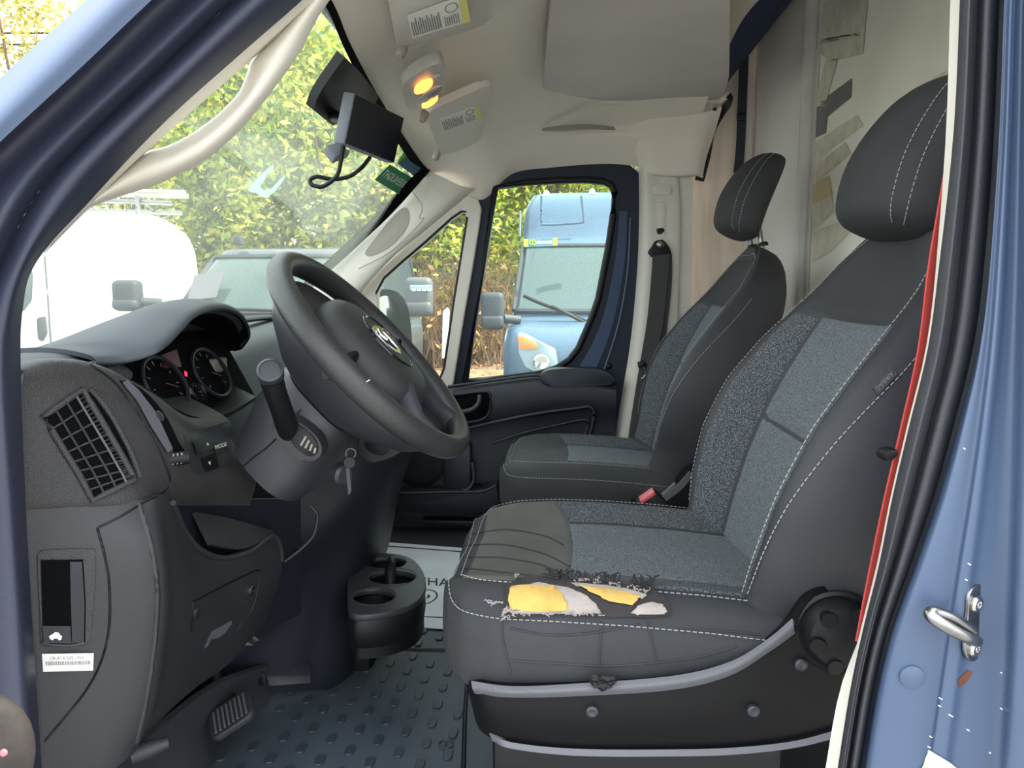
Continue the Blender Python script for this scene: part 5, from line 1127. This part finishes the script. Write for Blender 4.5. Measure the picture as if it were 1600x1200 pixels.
# ---- rounded grey cap of the open driver door at the lower left
dc = thing('door_check', 'grey rounded end of the open driver door with a red dot, lower left', 'door', tuple(P(0, 1180, -.12))); 
c = P(-6, 1168, -.14); rg = []
for k in range(12):
    t_ = math.pi * k / 11; rg.append([c + V(math.cos(a) * .031 * math.sin(t_), math.sin(a) * .02 * math.sin(t_), .045 * math.cos(t_)) for a in [2 * math.pi * j / 24 for j in range(24)]])
v, f = loftgeo(rg); mk('cap', v, f, 'door_cap', dc, 60)
lathe('red_dot', [(.0001, 0), (.003, 0), (.0025, .0015), (.0001, .002)], P(6, 1176, -.162), (.1, -1, .1), 'red_plastic', dc, 14)
# ================================================================== OUTSIDE
GZ = -.75
gd = patch('ground', [[V(-40, -12, GZ), V(0, -12, GZ), V(40, -12, GZ)], [V(-40, 10, GZ), V(0, 10, GZ), V(40, 10, GZ)], [V(-40, 60, GZ), V(0, 60, GZ), V(40, 60, GZ)]], 'asphalt', None, 6, 6, thick=0, px=False)
struct(gd, 'pale asphalt of the parking lot outside the van', 'ground')
bed = patch('leaf_bed', [[V(-30, 12, GZ + .02), V(0, 11.6, GZ + .02), V(20, 12, GZ + .02)], [V(-30, 30, GZ + .5), V(0, 30, GZ + .5), V(20, 30, GZ + .5)]], 'ground', None, 6, 12, thick=0, px=False)
struct(bed, 'brown leaf covered verge under the trees', 'ground')
R = random.Random(11)
g = G()
for i in range(2600):
    x = R.uniform(-6, 4); y = R.uniform(10.5, 17); s = R.uniform(.03, .07); a = R.uniform(0, 6.28); z = GZ + .04 + max(0, (y - 12)) * .027 + R.uniform(0, .04); ca, sa = math.cos(a) * s, math.sin(a) * s
    g.add([V(x - ca, y - sa, z), V(x + sa * .5, y - ca * .5, z + R.uniform(0, .03)), V(x + ca, y + sa, z + R.uniform(0, .03)), V(x - sa * .5, y + ca * .5, z)], [(0, 1, 2, 3)])
lt_ = g.mk('leaf_litter', 'litter', None, 0, False); tag(lt_, 'fallen orange-brown leaves on the verge below the thicket', 'leaves', kind='stuff')
def leafmat(name, cols):
    m = bpy.data.materials.new(name); m.use_nodes = True; nt = m.node_tree; b = nt.nodes['Principled BSDF']; N = nt.nodes.new; L = nt.links.new
    ge = N('ShaderNodeNewGeometry'); r = N('ShaderNodeValToRGB'); L(ge.outputs['Random Per Island'], r.inputs[0])
    e = r.color_ramp.elements; e[0].color = rgb(*cols[0]); e[1].color = rgb(*cols[-1])
    for k, c in enumerate(cols[1:-1]): q = e.new((k + 1) / (len(cols) - 1)); q.color = rgb(*c)
    L(r.outputs[0], b.inputs['Base Color']); b.inputs['Roughness'].default_value = .5
    t = N('ShaderNodeBsdfTranslucent'); L(r.outputs[0], t.inputs[0]); mx = N('ShaderNodeMixShader'); mx.inputs[0].default_value = .45
    L(b.outputs[0], mx.inputs[1]); L(t.outputs[0], mx.inputs[2]); L(mx.outputs[0], nt.nodes['Material Output'].inputs[0]); MATS[name] = m
leafmat('leaf1', [(112, 142, 50), (160, 178, 68), (208, 210, 90), (136, 158, 60)])
leafmat('leaf2', [(100, 130, 50), (146, 168, 62), (196, 202, 80), (228, 212, 98)])
leafmat('leaf3', [(150, 150, 84), (180, 174, 100), (196, 180, 112), (160, 162, 100)])
def crown(seed, n, h, rad, clumps, low):
    r = random.Random(seed); v = []; f = []
    cs = []
    for i in range(clumps):
        a = r.uniform(0, 6.283); t = r.random() ** .8; z = low + (h - low) * t; rr = rad * math.sin(math.pi * min(max(.12 + .8 * t, .05), .97)) * math.sqrt(r.random()); cs.append((math.cos(a) * rr, math.sin(a) * rr, z, r.uniform(.3, .75)))
    for i in range(n):
        cx, cy, cz, s = r.choice(cs); p = Vector((r.gauss(0, 1), r.gauss(0, 1), r.gauss(0, 1))) * s * .55 + Vector((cx, cy, cz))
        if p.z < .05: p.z = .05 + r.random() * .2
        l = r.uniform(.06, .125); d = Vector((r.gauss(0, 1), r.gauss(0, 1), r.gauss(-.3, .7))).normalized(); q = d.cross(Vector((r.gauss(0, 1), r.gauss(0, 1), r.gauss(0, 1)))).normalized() * l * .42
        k = len(v); v += [p - d * l, p + q, p + d * l, p - q]; f.append((k, k + 1, k + 2, k + 3))
    return v, f, cs
def branches(seed, h, cs, tr, m=14):
    r = random.Random(seed); g = G()
    sp = [Vector((r.uniform(-.12, .12) * i, r.uniform(-.12, .12) * i, h * .8 * i / 5)) for i in range(6)]
    v, f = tubegeo(spl(sp, 14), [tr * (1 - .055 * i) for i in range(14)], 8); g.add(v, f)
    for c in r.sample(cs, min(m, len(cs))):
        e = Vector(c[:3]); t = min(max(e.z / h - .25, .12), .9); b = at(sp, t); mid = b.lerp(e, .5) + Vector((0, 0, -.15))
        v, f = tubegeo(spl([b, mid, e], 7), [tr * .42 * (1 - .11 * i) for i in range(7)], 5); g.add(v, f)
    return g
TV = []
for seed, n, h, rad, cl_, low, mt in ((1, 9500, 7.2, 2.0, 95, 1.0, 'leaf1'), (2, 9000, 6.4, 2.1, 90, .5, 'leaf2'), (3, 4200, 8.2, 1.9, 60, 2.0, 'leaf3')):
    v, f, cs = crown(seed, n, h, rad, cl_, low)
    me = bpy.data.meshes.new('foliage'); me.from_pydata([tuple(p) for p in v], [], f); me.materials.append(MATS[mt])
    b = branches(seed, h, cs, .10); bm_ = bpy.data.meshes.new('trunk'); bm_.from_pydata([tuple(p) for p in b.v], [], b.f); finish(bm_, 'bark', 50)
    TV.append((me, bm_))
def tree(px, Y, k, rot, sc, label):
    p = P(px, 500, Y); t = thing('tree', label, 'tree', (p.x, Y, GZ + max(0, (Y - 12)) * .027), 'trees behind the parked vehicles')
    for nm, me in (('trunk', TV[k][1]), ('foliage', TV[k][0])):
        o = bpy.data.objects.new(nm, me); COL.objects.link(o); o.parent = t
        if nm == 'foliage': o['kind'] = 'stuff'
    t.rotation_euler = (0, 0, rot); t.scale = (sc, sc, sc); return t
TL = [(-150, 19, 2, .3, 1.15, 'sparse pale yellow tree against the sky, far left edge'), (60, 20, 2, 2.0, 1.1, 'sparse pale yellow tree seen above the windscreen pillar, upper left'), (215, 17, 2, 4.0, .95, 'thin yellow-green tree seen through the grab handle opening'),
      (320, 15.5, 1, 1.1, 1.0, 'bushy green tree above the white van roof rack'), (420, 16.5, 0, 2.6, .95, 'green tree behind the U-shaped glue residue'), (505, 15, 1, .4, 1.0, 'dense green tree behind the roof of the dark truck'),
      (585, 17, 0, 5.2, .98, 'tall green tree behind the hanging monitor'), (655, 15.2, 1, 3.3, .92, 'green tree seen in the upper part of the quarter window'), (740, 16.2, 0, 1.9, .9, 'green tree between quarter window and door window'),
      (850, 17, 1, 5.9, 1.0, 'green tree above the blue van roof'), (960, 17.5, 2, 1.2, .95, 'yellow tree behind the right side of the blue van'), (1040, 16.5, 0, 4.4, 1.0, 'green tree at the rear edge of the passenger window'), (385, 19, 1, 2.2, 1.15, 'back row green tree between the white van and the dark truck'), (690, 20, 0, .2, 1.1, 'back row green tree showing above the passenger door')]
TL += [(250, 22, 0, 1.0, 1.2, 'rearmost tree behind the white van roof'), (450, 21.5, 1, 2.9, 1.25, 'rearmost tree behind the dark truck'), (560, 22, 0, 4.1, 1.2, 'rearmost tree behind the truck and monitor'), (640, 21, 1, 5.0, 1.1, 'rearmost tree low in the quarter window'), (790, 21, 1, .9, 1.2, 'rearmost tree beside the blue van mirror'), (900, 22, 0, 3.0, 1.2, 'rearmost tree behind the blue van roof')]
for a in TL: tree(*a)
# bare thicket
def thicket(seed):
    r = random.Random(seed); g = G()
    for i in range(120):
        b = Vector((r.uniform(-.9, .9), r.uniform(-.4, .4), 0)); h = r.uniform(.9, 2.2); e = b + Vector((r.uniform(-.5, .5), r.uniform(-.4, .4), h)); m = b.lerp(e, .5) + Vector((r.uniform(-.2, .2), r.uniform(-.2, .2), 0))
        q = spl([b, m, e], 6); v, f = tubegeo(q, [.012, .011, .009, .007, .005, .003], 4); g.add(v, f)
        for k in range(4):
            s = q[r.randint(2, 5)]; v, f = tubegeo([s, s + Vector((r.uniform(-.35, .35), r.uniform(-.3, .3), r.uniform(0, .4)))], [.005, .002], 3); g.add(v, f)
    v, f, cs = crown(seed + 50, 260, 1.3, .9, 20, .1)
    return g, v, f
for px, Y, sd, lb_ in ((600, 14.2, 21, 'brown leafless shrub behind the side mirror'), (665, 13.6, 22, 'brown leafless shrub in the middle of the quarter window'), (725, 14.0, 23, 'brown leafless shrub at the rear of the quarter window'), (770, 14.6, 24, 'brown leafless shrub beside the mirror of the blue van'), (480, 14.8, 25, 'brown leafless shrub behind the dark truck cab')):
    g, v, f = thicket(sd); p = P(px, 560, Y); o3 = V(p.x, Y, GZ + .05); t = thing('bare_shrub', lb_, 'shrub', tuple(o3), 'leafless shrubs below the trees')
    tw_ = mk('twigs', [q + o3 for q in g.v], g.f, 'twig', t, 0, False); tw_['kind'] = 'stuff'; lv = mk('dry_leaves', [q + o3 for q in v], f, 'leaf_dry', t, 0, False); lv['kind'] = 'stuff'
for y0, y1, lb_ in ((53, 50, 'upper power line crossing the upper left corner'), (69, 70, 'lower power line crossing the upper left corner')):
    o = tube('power_line', [P(-200, y0, 24), P(60, (y0 + y1) / 2, 24), P(560, y1, 24)], .035, 'wire', None, seg=6, n=10); tag(o, lb_, 'cable', 'power lines')
pw = prism('post', PS((692, 486, 12.5), (699, 480, 12.5), (702, 486, 12.5), (698, 560, 12.5), (690, 560, 12.5)), (0, .06, 0), 'white_paint', None, bev=.01); tag(pw, 'slim white post in front of the bare thicket', 'post')

# ---- vehicle shells: front profile swept across the width
def shell(name, cx, prof, mt, parent, L, nose=.40):
    cols = [(-1, L), (-1, L * .5), (-1, nose), (-.97, nose * .5), (-.86, nose * .2), (-.5, nose * .05), (0, 0), (.5, nose * .05), (.86, nose * .2), (.97, nose * .5), (1, nose), (1, L * .5), (1, L)]
    rows = [[V(cx + t * hw, min(y + b * (1 if y + b < yb else 1), yb + L), z) for t, b in cols] for y, z, hw, yb in prof]
    return rows
def vehicle_front(t, cx, prof, mt, L, g0, g1, gm, gw=.93, nose=.40):
    rows = shell('b', cx, prof, mt, t, L, nose)
    v, f = gridgeo(grid(rows, 50, 60), .02, (cx, -5, 1)); mk('body', v, f, mt, t, 40)
    # windscreen over rows g0..g1
    sub = [[cr_ for cr_ in r] for r in rows[g0:g1 + 1]]; G_ = grid(sub, 20, 40)
    G2 = [[p for p in r[8:32]] for r in G_[1:-1]]
    q = [[p + V(0, -.02, .012) for p in r] for r in G2]; v, f = gridgeo(q, .006); ws = mk('windscreen', v, f, gm, t, 60)
    bd = [q[0][k] for k in range(len(q[0]))] + [q[k][-1] for k in range(1, len(q))] + [q[-1][k] for k in range(len(q[0]) - 2, -1, -1)] + [q[k][0] for k in range(len(q) - 2, 0, -1)]
    tube('windscreen_seal', bd, .028, 'plastic_dark', t, seg=6, closed=True)
    return ws, q
def wheel(t, c, r=.36):
    lathe('tyre', [(.2, -.11), (r * .93, -.11), (r, -.07), (r, .07), (r * .93, .11), (.2, .11)], c, (1, 0, 0), 'tire', t, 28)
    lathe('wheel_disc', [(.0001, -.08), (.2, -.09), (.21, .09), (.0001, .08)], c, (1, 0, 0), 'plastic_grey', t, 20)
def mirror(t, c, s, mt, sgn, lampy=False):
    v, f = boxgeo(c, (s[0], .16, s[1]), None, .05, 3); mr = mk('side_mirror', v, f, mt, t, 50)
    v, f = boxgeo((c[0], c[1] - .01, c[2] - s[1] * .28), (s[0] * .98, .17, s[1] * .36), None, .04, 3); mk('mirror_shell', v, f, mt, mr, 50)
    tube('mirror_arm', [V(c[0] - sgn * s[0] * .45, c[1] + .02, c[2] - s[1] * .2), V(c[0] - sgn * (s[0] * .5 + .14), c[1] + .1, c[2] - s[1] * .25)], .045, mt, mr, seg=10)
    if lampy:
        for k in range(4): box('indicator_segment', (c[0] - .03 + .045 * k, c[1] - .085, c[2] + s[1] * .18), (.035, .01, .02), 'white_print', mr, bev=.002)
        box('indicator', (c[0] + .03, c[1] - .083, c[2] + s[1] * .24), (.19, .01, .045), 'headlight', mr, bev=.004)
    return mr
# blue van facing the door window
bvn = thing('blue_van', 'pale blue high-roof van facing us outside the passenger window', 'van', (.41, 8.5, GZ))
cx = .44; yb = 6.3
pr = [(6.45, -.60, .98, yb), (6.32, -.45, 1.0, yb), (6.28, -.2, 1.0, yb), (6.30, .10, 1.0, yb), (6.36, .30, 1.0, yb), (6.55, .42, .99, yb), (6.90, .47, .97, yb), (7.0, .50, .96, yb), (7.5, .95, .92, yb), (7.86, 1.27, .90, yb), (8.0, 1.36, .90, yb), (8.2, 1.70, .88, yb), (8.42, 1.86, .82, yb), (8.8, 1.90, .80, yb), (12, 1.9, .8, yb)]
ws, q = vehicle_front(bvn, cx, pr, 'van_blue', 5.0, 7, 9, 'car_glass', nose=.45)
def fc(px, py, Y=6.5): return P(px, py, Y)
hl = [(808, 520), (822, 524), (842, 534), (868, 546), (872, 570), (860, 582), (840, 584), (820, 574), (810, 552)]
for side in (1, -1):
    pts = [P(x, y, 6.27) for x, y in hl]
    if side < 0: pts = [V(2 * cx - p.x, p.y, p.z) for p in pts]
    hp = prism('headlight', pts, (0, .25, 0), 'headlight', bvn, bev=.02)
    am = [P(x, y, 6.255) for x, y in ((808, 524), (820, 526), (840, 538), (838, 546), (812, 546))]
    if side < 0: am = [V(2 * cx - p.x, p.y, p.z) for p in am]
    prism('indicator_lens', am, (0, .03, 0), 'amber', hp, bev=.008)
    c_ = P(846, 566, 6.25); c_ = V(2 * cx - c_.x, c_.y, c_.z) if side < 0 else c_
    lathe('projector', [(.0001, 0), (.07, 0), (.075, .02), (.06, .03), (.0001, .015)], c_, (0, -1, 0), 'chrome', hp, 20)
    mirror(bvn, tuple(P(770, 486, 6.7)) if side > 0 else (2 * cx - P(770, 486, 6.7).x, 6.7, P(770, 486, 6.7).z), (.22, .36), 'plastic_dark', -1 if side > 0 else 1)
for x, y in ((854, 303), (925, 300)): lathe('roof_marker', [(.0001, 0), (.035, 0), (.03, .04), (.0001, .05)], P(x, y, 7.95), (0, -1, .1), 'white_print', bvn, 14)
box('grille', (cx, 6.26, -.12), (1.3, .06, .22), 'plastic_dark', bvn, bev=.02)
tube('wiper', [P(818, 462, 6.95), P(845, 474, 6.92), P(880, 487, 6.9), P(925, 505, 6.88)], .018, 'black', bvn, n=12)
tube('wiper_arm', [P(862, 478, 6.87), P(905, 500, 6.85), P(930, 512, 6.85)], .016, 'black', bvn, n=8)
tube('pillar_line', [P(813, 330, 7.95), P(812, 370, 7.8)], .012, 'van_blue', bvn, n=4)
tube('roof_panel_edge', [P(x, y, 7.97) for x, y in ((846, 306), (846, 345), (852, 351), (905, 348), (912, 342), (908, 306))], .014, 'van_blue', bvn, n=30)
for xw in (-.82, .82):
    for yw in (7.2, 10.4): wheel(bvn, (cx + xw, yw, GZ + .36))
bm_ = quadmap(P(819, 386, 7.35), P(871, 384, 7.35), P(818, 374, 7.42), P(871, 372, 7.42), 0)
bn = sheet('dealer_banner', bm_, 'blue_sticker', bvn, .004); 
g = G(); maprects(g, bm_, [(0, 0, .13, 1), (.86, 0, 1, 1)], .004)
for c0 in (.22, .30): v, f = tubegeo([bm_(c0 + .045 * math.cos(a), .5 + .3 * math.sin(a), .005) for a in [2 * math.pi * k / 14 for k in range(14)]], .008, 4, False, 1, Vector((0, 1, 0)), True); g.add(v, f)
lab(g.mk('banner_ends', 'lime_sticker', bn), 'lime green ends and ring logo')
g = G(); maptext(g, bm_, 'element', .38, .3, .84, .8, .005); lab(g.mk('banner_text', 'white_print', bn), 'white lettering')
# dark truck in front of the windscreen
tk = thing('dark_truck', 'dark grey pickup truck facing us beyond the windscreen', 'truck', (-2.6, 6.8, GZ)); cx = -2.6; yb = 5.0
pr = [(5.1, -.55, .98, yb), (5.0, -.3, 1.0, yb), (4.97, .05, 1.0, yb), (5.02, .28, 1.0, yb), (5.2, .42, .98, yb), (5.9, .50, .96, yb), (6.0, .52, .95, yb), (6.4, .88, .89, yb), (6.7, 1.10, .85, yb), (6.9, 1.18, .84, yb), (7.6, 1.20, .82, yb), (8.3, 1.14, .82, yb), (8.6, .6, .95, yb), (8.7, -.3, .98, yb)]
ws, q = vehicle_front(tk, cx, pr, 'dark_paint', 3.0, 6, 8, 'car_glass', nose=.30)
mirror(tk, tuple(P(655, 464, 6.0)), (.24, .34), 'plastic_grey', 1, True); mirror(tk, tuple(P(200, 462, 6.0)), (.24, .28), 'plastic_dark', -1)
for xw in (-.82, .82):
    for yw in (5.9, 7.9): wheel(tk, (cx + xw, yw, GZ + .38), .38)
box('grille', (cx, 4.98, .05), (1.2, .06, .4), 'plastic_dark', tk, bev=.02)
for s in (-1, 1): box('headlight', (cx + s * .8, 5.03, .1), (.3, .08, .22), 'headlight', tk, bev=.03)
for s in (0, 1): tube('wiper', [V(cx - .7 + s * .75, 5.95, .56), V(cx - .35 + s * .75, 5.93, .60), V(cx + .1 + s * .7, 5.92, .59)], .015, 'black', tk, n=8)
prism('roof_lamp', [P(x, y, 6.75) for x, y in ((362, 382), (366, 368), (374, 368), (378, 382))], (0, .1, 0), 'plastic_dark', tk, bev=.01)
mm_ = quadmap(P(292, 470, 6.1), P(338, 464, 6.1), P(304, 430, 6.3), P(350, 424, 6.3)); sheet('dash_paper', mm_, 'grey_strip', tk, .002)
# white van parked at an angle, its long side towards us
wv = thing('white_van', 'white cargo van side-on at the left beyond the windscreen', 'van', (-6.5, 8, GZ))
th = math.radians(22); WA = V(-math.cos(th), -math.sin(th), 0); WD = V(-math.sin(th), math.cos(th), 0); W0 = V(-4.34, 8.0, 0)
def wpt(s, dep, z): return W0 + WA * s + WD * dep + V(0, 0, z)
def wpx(px, py, lift=.0): d = ray(px, py); return CAM + d * ((W0 - CAM).dot(WD) / d.dot(WD)) - WD * lift
sp_ = [(0, -.45), (-.01, .6), (.04, 1.3), (.14, 1.54), (.36, 1.62), (3.9, 1.62), (4.2, 1.55), (5.1, .75), (6.3, .5), (6.45, .2), (6.45, -.45)]
prism('body', [wpt(s_, 0, z) for s_, z in sp_], WD * 2.0, 'white_paint', wv, bev=.07)
prism('door_glass', [wpx(x, y, .01) for x, y in ((-40, 400), (44, 398), (52, 430), (50, 470), (38, 486), (-40, 492))], WD * .03, 'car_glass_dark', wv, bev=.01)
prism('door_handle', [wpx(x, y, .04) for x, y in ((58, 497), (72, 493), (75, 520), (68, 534), (60, 530))], WD * .05, 'plastic_dark', wv, bev=.02)
tube('door_seam', [wpx(x, y) for x, y in ((70, 400), (76, 480), (80, 540), (86, 620))], .010, 'plastic_grey', wv, n=12)
tube('body_crease', [wpx(x, y) for x, y in ((90, 540), (200, 525), (260, 515))], .03, 'white_paint', wv, n=6)
for s_ in (1.05, 5.0):
    c_ = wpt(s_, .1, GZ + .36); lathe('tyre', [(.2, -.1), (.34, -.1), (.36, -.06), (.36, .06), (.34, .1), (.2, .1)], c_, WD, 'tire', wv, 24); lathe('wheel_disc', [(.0001, -.09), (.2, -.09), (.2, .09), (.0001, .08)], c_, WD, 'plastic_grey', wv, 20)
rk = thing('ladder_rack', 'metal ladder rack on the roof of the white van', 'roof rack', tuple(wpt(1.2, .8, 1.62)))
for d_ in (.3, 1.6): tube('rack_rail', [wpt(3.8, d_, 1.78), wpt(.15, d_, 1.78)], .03, 'steel', rk, seg=8)
for s_ in (.5, 1.8, 3.2): tube('rack_bar', [wpt(s_, .15, 1.62), wpt(s_, .15, 1.82), wpt(s_, 1.8, 1.82), wpt(s_, 1.8, 1.62)], .028, 'steel', rk, seg=8)
la = thing('ladder', 'aluminium ladder lying on the roof rack of the white van', 'ladder', tuple(wpt(1.2, .6, 1.9)))
for d_ in (.35, .75): tube('ladder_rail', [wpt(3.6, d_, 1.87), wpt(.0, d_, 1.91)], .03, 'pole', la, seg=6)
for k in range(11): tube('rung', [wpt(3.5 - .34 * k, .35, 1.87 + .004 * k), wpt(3.5 - .34 * k, .75, 1.87 + .004 * k)], .018, 'pole', la, seg=6)
# own passenger-side mirror
om = thing('wing_mirror', 'black framed wing mirror of this van seen through the quarter window', 'mirror', tuple(P(615, 520, 2.05)))
mo_ = smooth2([(584, 460), (600, 452), (620, 456), (634, 470), (641, 500), (644, 540), (642, 575), (600, 600), (575, 590), (576, 500)], 36)
prism('housing', [P(x, y, 2.02) for x, y in mo_], (-.03, .09, 0), 'black', om, bev=.015)
mg = smooth2([(590, 470), (600, 462), (612, 466), (621, 478), (626, 502), (629, 540), (628, 572), (600, 594), (582, 586), (581, 500)], 36)
prism('mirror_glass', [P(x, y, 2.012 + (x - 610) * .0004) for x, y in mg], (0, .006, 0), 'mirror', om)
tube('mirror_bracket', [P(610, 580, 2.06), P(620, 640, 1.98), P(640, 660, 1.9)], .03, 'black', om, n=8)
